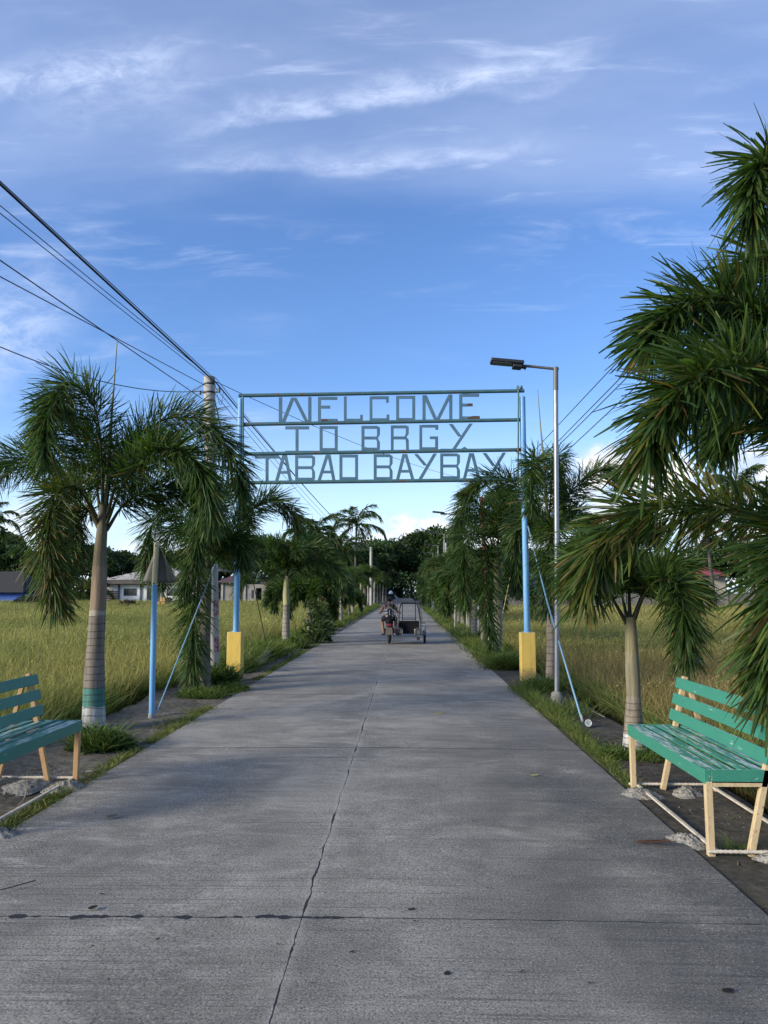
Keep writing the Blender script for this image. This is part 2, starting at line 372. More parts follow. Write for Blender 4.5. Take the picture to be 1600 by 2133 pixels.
#@@PART3
# ------------------------------------------------------------------ palms
M_frond = leafmat('palm_leaf', .48, .38, .28)
M_leaf = leafmat('tree_leaf', .55, .25, .25)
M_grass = leafmat('grass_blade', .6, .35, .2, (1.15, 1.2, .7))
GREEN = np.array([[.026, .058, .014], [.038, .078, .018], [.058, .102, .024], [.031, .065, .018]])
OLIVE = np.array([[.052, .088, .016], [.072, .098, .018], [.10, .11, .022], [.045, .080, .015]])
BROWN = np.array([[.14, .085, .03], [.19, .12, .045], [.10, .06, .025]])
def pick(pal, n, r): return pal[r.integers(0, len(pal), n)] * r.uniform(.75, 1.25, (n, 1))
def frond_geo(pts, leaf=.42, n=300, width=.026, seed=0, olive=.15, brown=.03, t0=.16, flat=False, stalk=.016, droop=.10, dense=1.9):
    r = np.random.default_rng(seed); P = spline(pts, 60)
    if not flat: n = int(n * dense * 1.45); width *= .72; leaf *= .95; olive *= .6; brown *= .35
    seg = np.linalg.norm(np.diff(P, axis=0), axis=1); s = np.r_[0, np.cumsum(seg)]; s /= s[-1]
    if flat: t = r.uniform(t0, 1, n)
    else:                                   # leaflets leave the midrib in small bunches
        nodes = t0 + (1 - t0) * (np.arange(max(n // 5, 8)) + r.uniform(0, .6, max(n // 5, 8))) / max(n // 5, 8); t = nodes[r.integers(0, len(nodes), n)] + r.normal(0, .003, n)
    t = np.clip(t, t0, 1)
    B = np.stack([np.interp(t, s, P[:, i]) for i in range(3)], 1)
    Tn = nrm(np.gradient(P, axis=0)); T = nrm(np.stack([np.interp(t, s, Tn[:, i]) for i in range(3)], 1))
    up = np.tile([0, 0, 1.], (n, 1)); n1 = np.cross(T, up); bad = np.linalg.norm(n1, axis=1) < .15
    n1[bad] = np.cross(T[bad], np.array([0, 1., 0])); n1 = nrm(n1); n2 = np.cross(n1, T)
    ph = r.uniform(0, 2 * math.pi, n)
    if flat: ph = np.where(r.random(n) < .5, 0, math.pi) + r.normal(0, .28, n)
    e = np.cos(ph)[:, None] * n1 + np.sin(ph)[:, None] * n2
    u = (t - t0) / (1 - t0)
    ang = np.radians((80 if not flat else 62) - (40 if not flat else 34) * u + r.normal(0, 12, n))
    dr = nrm(np.cos(ang)[:, None] * T + np.sin(ang)[:, None] * e + r.normal(0, .06, (n, 3)))
    L = leaf * (.60 + .45 * np.sin(np.clip(u * 1.2 + .15, 0, 1) * math.pi * .75)) * (1 - .3 * u ** 5) * r.uniform(.62, 1.15, n)
    side = nrm(np.cross(dr, e) + r.normal(0, .5, (n, 3)))
    bend = .22 * T * r.uniform(.2, 1.6, (n, 1)); bend[:, 2] -= droop * r.uniform(.3, 1.8, n); bend += r.normal(0, .06, (n, 3))
    c = pick(GREEN, n, r); k = r.random(n); cl = .5 + .5 * np.sin(t * 14 + seed)     # olive leaflets come in runs
    om = k < olive * (.5 + cl); c[om] = pick(OLIVE, om.sum(), r)
    bm = r.random(n) < brown; c[bm] = pick(BROWN, bm.sum(), r)
    tipc = c * r.uniform(1.0, 1.5, (n, 1)); bt = r.random(n) < brown * 3; tipc[bt] = pick(BROWN, bt.sum(), r)
    lv = blades(B, dr, L, width * r.uniform(.65, 1.25, n), side, bend, c, tipc, (.40, .90, 1.0, .38))
    st = tube_np(P[::3], np.interp(s[::3], [0, .2, 1], [stalk * 1.5, stalk, stalk * .25]), 6, (.085, .085, .04))
    return join(lv, st)
def add_frond(parent, pts, loc, name='frond', label=None, **k):
    V, Q, Cc = frond_geo(pts, **k)
    o = np_mesh(name, V - np.array(loc), Q, M_frond, Cc, parent)
    if label: o['label'] = label
    return o
def trunk_mat(name, bands, rings=9, top=3.0, streak=True):
    """bands: list of (z, colour) starting at that height; ring scars below `top`"""
    m, nt, b = newmat(name); p = nt.n('ShaderNodeTexCoord').outputs['Object']
    s = nt.n('ShaderNodeSeparateXYZ'); nt.t.links.new(p, s.inputs[0]); z = s.outputs[2]
    n1 = nt.noise(p, 9, 8, .65); n2 = nt.noise(nt.scaled(p, (30, 30, 2)), 1, 6, .6); n3 = nt.noise(p, 45, 6, .7)
    zz = nt.m('ADD', z, nt.m('MULTIPLY', nt.m('SUBTRACT', n1, .5), .10)); c = None
    for z0, colr in bands:
        c = nt.mix(0.0, colr, colr) if c is None else nt.mix(nt.ss(zz, z0 - .006, z0 + .006), c, colr)
    c = nt.mix(nt.m('MULTIPLY', nt.ss(n2, .35, .7), .55), c, tuple([.05, .042, .032])); c = nt.mix(nt.m('MULTIPLY', nt.ss(n3, .6, .7), .35), c, (.3, .28, .23))
    c = nt.mix(nt.m('MULTIPLY', nt.ss(nt.noise(nt.scaled(p, (1, 1, .35)), 7, 5), .55, .75), .4), c, (.13, .085, .05))
    zr = nt.m('MULTIPLY', nt.m('ADD', z, nt.m('MULTIPLY', nt.noise(nt.scaled(p, (.6, .6, 1)), 5, 4), .10)), rings)
    fr = nt.m('ABSOLUTE', nt.m('SUBTRACT', nt.m('FRACT', zr), .5))
    ring = nt.m('MULTIPLY', nt.m('SUBTRACT', 1.0, nt.ss(fr, .02, .11)), nt.m('LESS_THAN', z, top))
    c = nt.mix(nt.m('MULTIPLY', ring, nt.m('ADD', .25, nt.m('MULTIPLY', n1, .7))), c, (.045, .036, .028))
    nt.put(b, 'Base Color', c); b.inputs['Roughness'].default_value = .75; b.inputs['Specular IOR Level'].default_value = .3
    nt.put(b, 'Normal', nt.bump(nt.m('SUBTRACT', nt.m('ADD', n2, n3), nt.m('MULTIPLY', ring, 1.5)), .4, .012)); return m
GREYB = (.185, .16, .135); WHITE = (.46, .46, .44); TEAL = (.055, .20, .165)
def trunk(parent, path, radii, mat, name='trunk'):
    mb = MB(); P = spline(path, 46); t = np.linspace(0, 1, len(radii)); rr = np.interp(np.linspace(0, 1, 46), t, radii)
    mb.tube(P, rr, 20); return mb.build(name, mat, parent)
def hero(name, label, base, trunk_pts, radii, tmat, shaft_pts, sradii, smat, fronds, cat='palm tree', leaf=.44, n=300, width=.026, spear=None, seed=1, group=None, **kw):
    """a palm whose fronds follow given curves: trunk, crownshaft, fronds are parts"""
    B = Vector(base); t = thing(name, label, cat, B, 0, group)
    rel = lambda pts: [Vector(p) - B for p in pts]
    trunk(t, rel(trunk_pts), radii, tmat)
    sh = trunk(t, rel(shaft_pts), sradii, smat, 'crownshaft')
    for i, f in enumerate(fronds):
        k = dict(leaf=leaf, n=n, width=width, seed=seed * 50 + i); k.update(kw)
        if isinstance(f, tuple): f, kk = f; k.update(kk)
        add_frond(t, f, B, **k)
    if spear:
        P = spline(rel(spear), 16); mb = MB(); mb.tube(P, np.linspace(.028, .006, 16), 8)
        mb.build('spear_leaf', pm('spear_' + name, (.16, .17, .10), .5), t)
    return t
def DP(Y, *pts):                            # pixel + depth offset -> curve in the world
    return [D(p[0], p[1], Y + (p[2] if len(p) > 2 else 0)) for p in pts]

# --- large left palm with the painted trunk
A = G(195, 1518, -.02); YA = A.y
m_trA = trunk_mat('painted_trunk', [(-1, WHITE), (.27, TEAL), (.49, GREYB), (1.34, (.34, .31, .26)), (1.41, (.21, .16, .115))], 12, 1.36)
m_shA = trunk_mat('brown_crownshaft', [(-1, (.24, .185, .13)), (1.95, (.17, .15, .10))], 3, 0)
hero('foxtail_palm', 'tall foxtail palm with white and green painted trunk base beside the left bench', A,
     [A, D(197, 1400, YA), D(202, 1300, YA), D(204, 1270, YA)], [.14, .128, .118, .10, .098, .096, .094], m_trA,
     [D(204, 1270, YA), D(207, 1210, YA), D(209, 1150, YA), D(213, 1100, YA), D(215, 1050, YA)], [.095, .092, .088, .075, .066, .06, .045], m_shA, [
         DP(YA, (213, 1090), (212, 960, -.1), (196, 845, -.25), (140, 800, -.5), (100, 860, -.75), (92, 960, -.9)),
         DP(YA, (212, 1085), (190, 960, .1), (150, 880, .1), (110, 850, -.1), (85, 900, -.2)),
         DP(YA, (210, 1095), (165, 1010, .2), (100, 965, .4), (30, 958, .5), (-40, 1000, .6), (-80, 1060, .6)),
         (DP(YA, (210, 1100), (165, 1020, -.3), (120, 1025, -.6), (100, 1090, -.75), (105, 1180, -.8), (122, 1262, -.8)), dict(olive=.5, brown=.16)),
         (DP(YA, (208, 1105), (180, 1060, .1), (150, 1075, .1), (135, 1150, .1), (120, 1200, .1)), dict(olive=.35, brown=.12)),
         DP(YA, (220, 1090), (252, 975, -.1), (310, 892, -.1), (385, 868, 0), (450, 900, .1), (492, 965, .2), (505, 1020, .2)),
         DP(YA, (221, 1095), (262, 1000, -.4), (330, 938, -.7), (395, 950, -.9), (432, 1010, -1), (440, 1085, -1)),
         DP(YA, (222, 1105), (262, 1048, .2), (330, 1015, .4), (400, 1020, .5), (440, 1060, .5)),
         DP(YA, (218, 1090), (235, 985, .3), (285, 930, .6), (350, 925, .9), (400, 985, 1.1)),
     ], leaf=.42, n=430, width=.020, dense=2.2, t0=.2, spear=DP(YA, (217, 1070), (228, 930), (236, 820), (244, 712)), seed=1)

# --- palm leaning into the utility pole
Bp = G(420, 1432, -.02); YB = Bp.y
m_trB = trunk_mat('dull_brown_trunk', [(-1, (.16, .14, .11))], 9, 1.5)  # one dull brown bark tone all round, with ring scars
m_shB = trunk_mat('olive_crownshaft', [(-1, (.13, .13, .08))], 3, 0)
hero('foxtail_palm', 'foxtail palm with long hanging fronds in front of the near concrete utility pole', Bp,
     [Bp, D(424, 1340, YB), D(428, 1270, YB)], [.16, .13, .11, .10], m_trB, [D(428, 1270, YB), D(431, 1210, YB), D(434, 1165, YB)], [.1, .085, .06], m_shB, [
         DP(YB, (434, 1180), (470, 1125, 0), (520, 1065, 0), (570, 1040, 0), (605, 1065, 0), (622, 1105, 0)),
         DP(YB, (430, 1185), (400, 1100, -.2), (355, 1060, -.3), (320, 1085, -.4), (308, 1150, -.4), (305, 1195, -.4)),
         (DP(YB, (430, 1200), (415, 1200, -.5), (404, 1250, -.75), (402, 1330, -.8), (404, 1428, -.75)), dict(n=380)),
         DP(YB, (433, 1180), (436, 1080, -.3), (430, 1000, -.5), (418, 1010, -.9), (410, 1090, -1.1), (412, 1180, -1.1)),
         DP(YB, (434, 1180), (448, 1080, .2), (470, 1020, .3), (500, 1020, .4), (515, 1090, .4)),
         DP(YB, (432, 1185), (410, 1120, .3), (375, 1095, .5), (345, 1130, .6), (335, 1220, .6)),
         DP(YB, (432, 1190), (440, 1120, -.5), (432, 1100, -.8), (405, 1140, -1), (385, 1230, -1)),
         DP(YB, (436, 1185), (462, 1150, -.2), (480, 1120, -.4), (500, 1130, -.5), (505, 1170, -.5)),
     ], leaf=.42, n=330, width=.022, dense=2.2, seed=2)

# --- right palm by the right bench
C1 = G(1322, 1562, -.02); YC = C1.y
m_tr1 = trunk_mat('ringed_trunk', [(-1, WHITE), (.17, (.22, .19, .145)), (.46, (.25, .22, .17))], 14, .52)
m_sh1 = trunk_mat('green_crownshaft', [(-1, (.22, .20, .125)), (1.0, (.20, .18, .10))], 3, 0)
hero('foxtail_palm', 'low foxtail palm with white painted foot and pale smooth shaft beside the right bench', C1,
     [C1, D(1320, 1500, YC), D(1320, 1450, YC)], [.125, .1, .085, .074], m_tr1, [D(1320, 1450, YC), D(1317, 1380, YC), D(1314, 1310, YC), D(1312, 1285, YC)], [.072, .074, .064, .058, .062], m_sh1, [
         DP(YC, (1318, 1300), (1342, 1240, -.1), (1380, 1205, -.3), (1412, 1225, -.5), (1425, 1290, -.65), (1432, 1370, -.65)),
         DP(YC, (1316, 1295), (1345, 1225, .1), (1385, 1180, 0), (1425, 1185, -.1), (1455, 1235, -.2)),
         DP(YC, (1306, 1300), (1275, 1245, -.1), (1235, 1180, -.2), (1205, 1165, -.3), (1185, 1215, -.4)),
         DP(YC, (1308, 1295), (1290, 1220, .2), (1262, 1150, .3), (1232, 1120, .3), (1205, 1140, .3)),
         DP(YC, (1312, 1290), (1310, 1200, .2), (1312, 1130, .4), (1335, 1095, .5), (1362, 1120, .6)),
     ], leaf=.36, n=340, width=.020, dense=2.2, seed=3, olive=.3, t0=.26)

# --- big palm off the right edge, its fronds hang into view
C0 = Vector((3.28, 5.75, -.3)); Y0 = C0.y
hero('foxtail_palm', 'large foxtail palm whose fronds overhang the right bench', C0,
     [C0, C0 + Vector((.02, 0, .8)), C0 + Vector((.03, 0, 1.6))], [.17, .15, .13], m_trB,
     [C0 + Vector((.03, 0, 1.6)), C0 + Vector((.02, 0, 2.3)), C0 + Vector((.0, 0, 2.75))], [.125, .11, .07], m_sh1, [
         DP(Y0, (1735, 930), (1710, 700, -.1), (1670, 460, -.2), (1620, 345, -.3), (1578, 345, -.4), (1566, 440, -.5)),
         DP(Y0, (1715, 930), (1650, 760), (1575, 655, -.1), (1480, 620, -.2), (1400, 645, -.3), (1350, 715, -.4)),
         (DP(Y0, (1712, 950), (1640, 840, -.4), (1560, 770, -.7), (1470, 775, -.9), (1385, 850, -1.0), (1350, 950, -1.05)), dict(olive=.45)),
         (DP(Y0, (1712, 1150), (1650, 1100, .1), (1560, 1068, .2), (1440, 1052, .3), (1330, 1066, .35), (1255, 1125, .4), (1222, 1235, .4)), dict(olive=.75, brown=.14, leaf=.46, n=330, t0=.2, stalk=.02)),
         (DP(Y0, (1735, 1170), (1695, 1095, -.4), (1660, 1115, -.7), (1638, 1210, -.85), (1620, 1330, -.9), (1606, 1440, -.9)), dict(olive=.5, brown=.08, n=480)),
         DP(Y0, (1715, 940), (1668, 790, .2), (1600, 710, .4), (1530, 700, .6), (1450, 760, .8), (1400, 860, .9)),
         DP(Y0, (1718, 930), (1700, 720, .2), (1660, 600, .3), (1605, 540, .3), (1560, 560, .3), (1530, 640, .3)),
         DP(Y0, (1715, 980), (1665, 880, .3), (1600, 830, .5), (1540, 845, .6), (1490, 920, .7)),
         DP(Y0, (1740, 950), (1800, 760), (1880, 700), (1960, 760), (2000, 900)), DP(Y0, (1740, 950), (1790, 850, -.5), (1850, 830, -1), (1900, 930, -1.4)),
     ], leaf=.47, n=430, width=.029, seed=4, olive=.3, brown=.02, dense=1.9, droop=.10)

# --- palm behind the right gate post
C2 = G(1150, 1420, -.02); Y2 = C2.y
m_tr2 = trunk_mat('grey_ringed_trunk', [(-1, (.21, .18, .155))], 8, 1.5)
hero('foxtail_palm', 'foxtail palm with grey ringed trunk between the gate post and the galvanised lamp post', C2,
     [C2, D(1150, 1340, Y2), D(1148, 1270, Y2)], [.125, .105, .098, .09], m_tr2, [D(1148, 1270, Y2), D(1146, 1180, Y2), D(1142, 1090, Y2)], [.09, .085, .055], m_shB, [
         DP(Y2, (1142, 1100), (1136, 1010, -.2), (1118, 960, -.4), (1108, 975, -.8), (1108, 1060, -1)),
         DP(Y2, (1140, 1105), (1108, 1045, .1), (1065, 1005, .2), (1015, 995, .2), (968, 1030, .2)),
         DP(Y2, (1146, 1105), (1175, 1045, .1), (1215, 1000, .2), (1260, 980, .3), (1300, 1005, .4)),
         (DP(Y2, (1146, 1140), (1150, 1090, -.6), (1148, 1105, -1.0), (1144, 1180, -1.2), (1142, 1268, -1.2)), dict(olive=.4, n=380)),
         DP(Y2, (1143, 1100), (1150, 1000, .2), (1158, 950, .4), (1165, 980, .8), (1168, 1060, 1)),
         DP(Y2, (1141, 1110), (1115, 1080, .4), (1085, 1085, .7), (1070, 1140, .9)), DP(Y2, (1148, 1110), (1180, 1075, .4), (1215, 1080, .7), (1235, 1130, .9)),
     ], leaf=.42, n=320, width=.026, spear=DP(Y2, (1141, 1090), (1134, 980), (1127, 900), (1120, 812)), seed=5)

# --- first palm beyond the right gate pillar
C3 = G(1031, 1378, -.1); Y3 = C3.y
m_tr3 = trunk_mat('pale_trunk', [(-1, (.30, .27, .22)), (.8, (.34, .31, .24))], 9, .8)
hero('foxtail_palm', 'foxtail palm with a long frond drooping to the ground just past the right gate pillar', C3,
     [C3, D(1036, 1310, Y3), D(1037, 1250, Y3)], [.15, .13, .12], m_tr3, [D(1037, 1250, Y3), D(1037, 1190, Y3), D(1034, 1140, Y3)], [.115, .10, .06], m_shB, [
         DP(Y3, (1034, 1150), (1015, 1080), (985, 1040), (962, 1060), (950, 1120)),
         (DP(Y3, (1034, 1160), (1022, 1140, -.6), (1016, 1180, -1), (1016, 1260, -1.2), (1024, 1345, -1.2)), dict(n=420)),
         DP(Y3, (1036, 1150), (1045, 1070, .2), (1038, 1030, .5), (1020, 1040, 1)), DP(Y3, (1036, 1150), (1062, 1085), (1095, 1070), (1118, 1115)),
         DP(Y3, (1033, 1155), (1000, 1110, -.4), (975, 1120, -.8), (965, 1190, -1), (972, 1270, -1)), DP(Y3, (1036, 1160), (1060, 1130, -.4), (1075, 1160, -.8), (1078, 1230, -.8)),
         DP(Y3, (1034, 1150), (1000, 1080, .6), (965, 1085, 1), (945, 1150, 1.2)), DP(Y3, (1036, 1150), (1040, 1060, -.3), (1058, 1025, -.4), (1075, 1060, -.5)),
     ], leaf=.46, n=320, width=.032, seed=6, olive=.1)

# --- avenue palms further down the road: a few prototypes, copied
def avenue_proto(seed, label, ht=1.5, shaft=.75, nf=9, flen=1.9, olive=.15, n=190, shaftcol=(.3, .28, .2), width=.028, kk=(1.7, 2.7)):
    r = random.Random(seed); t = thing('foxtail_palm', label, 'palm tree')
    mt = trunk_mat('avenue_trunk', [(-1, (.27, .25, .205)), (ht * .8, (.21, .19, .145))], 8, ht)
    trunk(t, [(0, 0, -.3), (.02, .01, ht * .5), (0, 0, ht)], [.15, .12, .105, .095], mt)
    trunk(t, [(0, 0, ht), (0, .01, ht + shaft * .5), (.01, 0, ht + shaft)], [.095, .10, .085, .06], trunk_mat('avenue_shaft', [(-1, shaftcol)], 3, 0), 'crownshaft')
    for i in range(nf):
        az = i * 2.4 + r.uniform(-.3, .3); th = R(r.choice([82, 72, 60, 50, 40])) if i else R(86); k = r.uniform(*kk)
        p = Vector((0, 0, ht + shaft * .9)); pts = [p.copy()]; m = 7; L = flen * r.uniform(.85, 1.15)
        for j in range(m):
            a = th - k * ((j + .5) / m) ** 1.3 * 1.25; a = max(a, R(-84)); p = p + Vector((math.cos(a) * math.cos(az), math.cos(a) * math.sin(az), math.sin(a))) * (L / m); pts.append(p.copy())
        add_frond(t, pts, (0, 0, 0), leaf=.40, n=n, width=width, seed=seed * 31 + i, olive=olive)
    return t
pal_l = [avenue_proto(11, 'x', 1.3, .85, 11, 2.1, .15, 260, (.36, .36, .17), kk=(1.1, 2.0)), avenue_proto(12, 'x', 1.95, .8, 8, 1.75, .45, 230, kk=(1.2, 2.1)), avenue_proto(13, 'x', 2.1, .75, 8, 1.65, .55, 230, kk=(1.1, 1.9)), avenue_proto(14, 'x', .9, .6, 14, 2.2, .15, 240, width=.042)]
used = set()
def place_palm(k, px, py, label, group=None, s=1.0, rz=0.0, z=-.05):
    o = pal_l[k] if k not in used else copy_tree(pal_l[k]); used.add(k)
    P = G(px, py, z); o.location = P; o.rotation_euler = (0, 0, rz); o.scale = (s, s, s); o['label'] = label
    if group: o['group'] = group
    elif 'group' in o: del o['group']
    return o
gl = 'palms lining the left side of the road'; gr = 'palms lining the right side of the road'
place_palm(0, 595, 1352, 'foxtail palm with smooth yellow-green shaft, first beyond the left gate pillar', gl, 1.0, 1.0)
place_palm(3, 645, 1334, 'bushy foxtail palm with low fronds hiding its trunk, left side of the road', gl, .95, .4)
place_palm(1, 693, 1311, 'foxtail palm with slim grey trunk, third beyond the left gate pillar', gl, .80, 2)
place_palm(2, 711, 1302, 'foxtail palm with swollen pale trunk foot, fourth beyond the left gate pillar', gl, .78, 3)
for i, (px, py, k, s) in enumerate([(727, 1290, 3, .7), (735, 1285, 1, .85), (752, 1272, 2, 1.05), (759, 1273, 1, 1.1), (767, 1267, 1, 1.1), (774, 1264, 2, 1.15), (780, 1262, 1, 1.15), (786, 1259, 1, 1.1), (792, 1257, 2, 1.1), (798, 1255, 1, 1.1), (804, 1253, 1, 1.1)]):
    place_palm(k, px, py, 'small pale-trunked foxtail palm in the far left row along the road', gl, s, i * 1.7)
place_palm(0, 990, 1336, 'foxtail palm with pale trunk, second beyond the right gate pillar', gr, .95, 2.2)
place_palm(1, 976, 1316, 'foxtail palm with ringed grey trunk, third beyond the right gate pillar', gr, .85, .6)
place_palm(3, 957, 1305, 'dark bushy foxtail palm, fourth beyond the right gate pillar', gr, 1.0, 4)
for i, (px, py, k, s) in enumerate([(1010, 1352, 3, 1.0), (966, 1309, 3, 1.05), (948, 1297, 3, 1.1), (930, 1287, 1, 1.0), (937, 1292, 2, 1.0), (924, 1284, 1, 1.05), (912, 1276, 3, 1.15), (905, 1270, 2, 1.15), (897, 1264, 1, 1.1), (891, 1260, 3, 1.1), (886, 1257, 2, 1.1), (882, 1254, 1, 1.1)]):
    place_palm(k, px, py, 'small foxtail palm in the far right row along the road', gr, s, i * 2.1 + 1)

# ------------------------------------------------------------------ broadleaf trees and coconut palms
def crown_geo(seed, rx, ry, rz, n=5200, leaf=.36, clumps=46, dark=1.0, hue=0):
    r = np.random.default_rng(seed)
    d = nrm(r.normal(0, 1, (clumps, 3))); d[:, 2] = np.abs(d[:, 2]) * .9 - .25 * (r.random(clumps) < .5)
    cc = d * (r.uniform(.45, 1.0, (clumps, 1)) ** .6) * np.array([rx, ry, rz]); cr = r.uniform(.18, .36, clumps) * (rx + rz) / 2
    k = r.integers(0, clumps, n); e = nrm(r.normal(0, 1, (n, 3))); e[:, 2] = np.where(e[:, 2] < -.3, -e[:, 2] * .5, e[:, 2])
    B = cc[k] + e * (cr[k] * r.uniform(.55, 1.08, n))[:, None] * np.array([1, 1, .75])
    dr = nrm(e + r.normal(0, .7, (n, 3)) + np.array([0, 0, -.25])); sd = nrm(np.cross(dr, r.normal(0, 1, (n, 3))))
    tint = (r.uniform(.6, 1.35, clumps)[k] * r.uniform(.75, 1.25, n))[:, None]
    pal = np.array([[.030, .062, .020], [.045, .085, .024], [.062, .102, .03]]) + hue * np.array([.03, .03, 0])
    c = pal[r.integers(0, 3, n)] * tint * dark
    L = leaf * r.uniform(.6, 1.3, n)
    return blades(B, dr, L, L * .62, sd, np.tile([0, 0, -.2], (n, 1)), c, None, (.4, 1, .15), (0, .5, 1))
M_bark = pm('bark', (.10, .085, .065), .9, 0, (.055, .045, .035), 5, bump=.6, bs=12, stretch=(1, 1, .3))
def tree_proto(seed, label, h, rx, rz, n=5200, leaf=.36, dark=1.0, hue=0, thr=.28, clumps=46):
    t = thing('broadleaf_tree', label, 'tree'); r = random.Random(seed); mb = MB()
    hb = h - 2 * rz * .8; zc = h - rz
    mb.tube(spline([(0, 0, -.5), (.1, .1, hb * .6), (0, 0, zc)], 12), np.linspace(thr, thr * .45, 12), 9)
    for i in range(8):
        a = i * .785 + r.uniform(-.3, .3); q = r.uniform(.5, .85)
        mb.tube(spline([(0, 0, hb * r.uniform(.55, 1)), (rx * q * .5 * math.cos(a), rx * q * .5 * math.sin(a), zc - rz * .3), (rx * q * math.cos(a), rx * q * math.sin(a), zc + rz * r.uniform(-.2, .5))], 8), np.linspace(thr * .4, .04, 8), 6)
    mb.build('trunk', M_bark, t)
    V, Q, Cc = crown_geo(seed, rx, rx, rz, n, leaf, clumps, dark, hue); V = V + np.array([0, 0, zc])
    np_mesh('crown', V, Q, M_leaf, Cc, t); return t
tp = [tree_proto(1, 'x', 15, 7.5, 5.8, 15000, .62, .8, 0, .5, 80), tree_proto(2, 'x', 9, 4.6, 3.6, 8000, .42, .75, 0, .3, 60), tree_proto(3, 'x', 8, 3.6, 3.4, 6500, .40, .9, 0, .25, 44), tree_proto(4, 'x', 5.2, 2.5, 2.3, 4500, .34, 1.1, .25, .16, 30), tree_proto(5, 'x', 12.5, 5.8, 5.4, 12000, .55, .8, 0, .4, 60)]
tu = set()
def place_tree(k, px, Y, label, s=1.0, rz=0.0, group=None, sz=None, X=None):
    o = tp[k] if k not in tu else copy_tree(tp[k]); tu.add(k)
    x = X if X is not None else D(px, 1235, Y).x
    o.location = (x, Y, -.3); o.rotation_euler = (0, 0, rz); o.scale = (s, s, sz or s); o['label'] = label
    if group: o['group'] = group
    elif 'group' in o: del o['group']
    return o
ge = 'dark trees closing off the end of the road'
for i, (px, Y, k, s, lab) in enumerate([
        (905, 165, 0, 1.08, 'tall rounded tree, highest at the end of the road right of centre'), (858, 251, 4, 1.35, 'dark tree directly behind the end of the road'),
        (800, 160, 4, 1.12, 'tall loose tree at the end of the road behind the tricycle'), (762, 150, 4, 1.0, 'dark tree left of the road end behind the far utility pole'),
        (722, 140, 4, .92, 'dark tree behind the far left row of palms'), (950, 150, 4, .95, 'dark tree behind the far right row of palms'),
        (835, 255, 0, .95, 'big dark tree standing across the end of the road'), (878, 262, 0, 1.0, 'big dark tree across the end of the road, right of the middle'), (790, 258, 0, 1.0, 'big dark tree across the end of the road, left of the middle'),
        (1000, 140, 4, .85, 'dark tree behind the second street lamp'), (1050, 132, 4, .85, 'dark tree behind the right gate post'), (680, 130, 4, .75, 'dark tree behind the third left avenue palm')]):
    place_tree(k, px, Y, lab, s, i * 1.3, ge)
for i, (x, y) in enumerate([(-9, 190), (-11, 206), (9, 186), (11, 205), (-7, 222), (8, 224)]):
    place_tree(4, 0, y, 'shady tree beside the far end of the road', .85, i * 2.0, ge, X=x)
gb = 'trees behind the left houses'
for i, (px, Y, k, s, lab) in enumerate([
        (-35, 105, 4, .95, 'dark tall tree at the left edge behind the blue hut'), (25, 100, 4, .72, 'dark rounded tree rising behind the blue hut roof'), (62, 95, 3, 1.0, 'pale green small tree beside the blue hut'),
        (95, 115, 2, 1.1, 'thin tree right of the blue hut'), (140, 112, 2, 1.2, 'tree behind the large left palm'), (185, 108, 1, 1.0, 'dark tree left of the white house'), (232, 116, 1, 1.02, 'dark tree behind the left end of the white house'),
        (275, 122, 1, .95, 'dark tree behind the white house roof ridge'), (325, 122, 1, .98, 'dark tree behind the triangular sign'), (372, 118, 1, 1.0, 'dark tree behind the right end of the white house'), (412, 112, 2, 1.15, 'tree behind the near utility pole'),
        (455, 112, 2, 1.25, 'tree above the red-brown roof'), (510, 110, 1, 1.05, 'dark tree behind the block-walled house'), (560, 108, 1, 1.1, 'dark tree behind the dark shed'), (610, 112, 2, 1.3, 'tree behind the first left avenue palm'), (640, 104, 1, 1.0, 'dark tree between the dark shed and the avenue palms'), (8, 88, 3, .7, 'small bright bush tree beside the blue hut'), (-90, 100, 4, .9, 'dark tree beyond the left edge of the field')]):
    place_tree(k, px, Y, lab, s, i * 1.1, gb)
gt = 'trees behind the right boundary wall'
for i, (px, Y, k, s, lab) in enumerate([
        (1085, 100, 1, .95, 'dark tree behind the blue stall'), (1125, 95, 2, .95, 'dark tree right of the blue stall'), (1170, 98, 1, .9, 'tree behind the galvanised lamp post'), (1215, 96, 1, .85, 'tree behind the wall left of the pale shaft palm'), (1262, 100, 2, 1.0, 'tree behind the wall and the pale shaft palm'),
        (1315, 100, 1, .8, 'tree right behind the pale shaft palm'), (1365, 104, 2, .95, 'thin tree left of the red-roofed house'), (1410, 98, 2, .9, 'tree just left of the red-roofed house'), (1500, 96, 1, .98, 'rounded bright green tree behind the red-roofed house'), (1545, 94, 2, 1.0, 'green tree right of the red-roofed house'), (1600, 96, 1, 1.0, 'dark tree at the right edge behind the wall'), (1670, 96, 1, 1.0, 'dark tree beyond the right end of the field')]):
    place_tree(k, px, Y, lab, s, i * 1.7 + .5, gt)

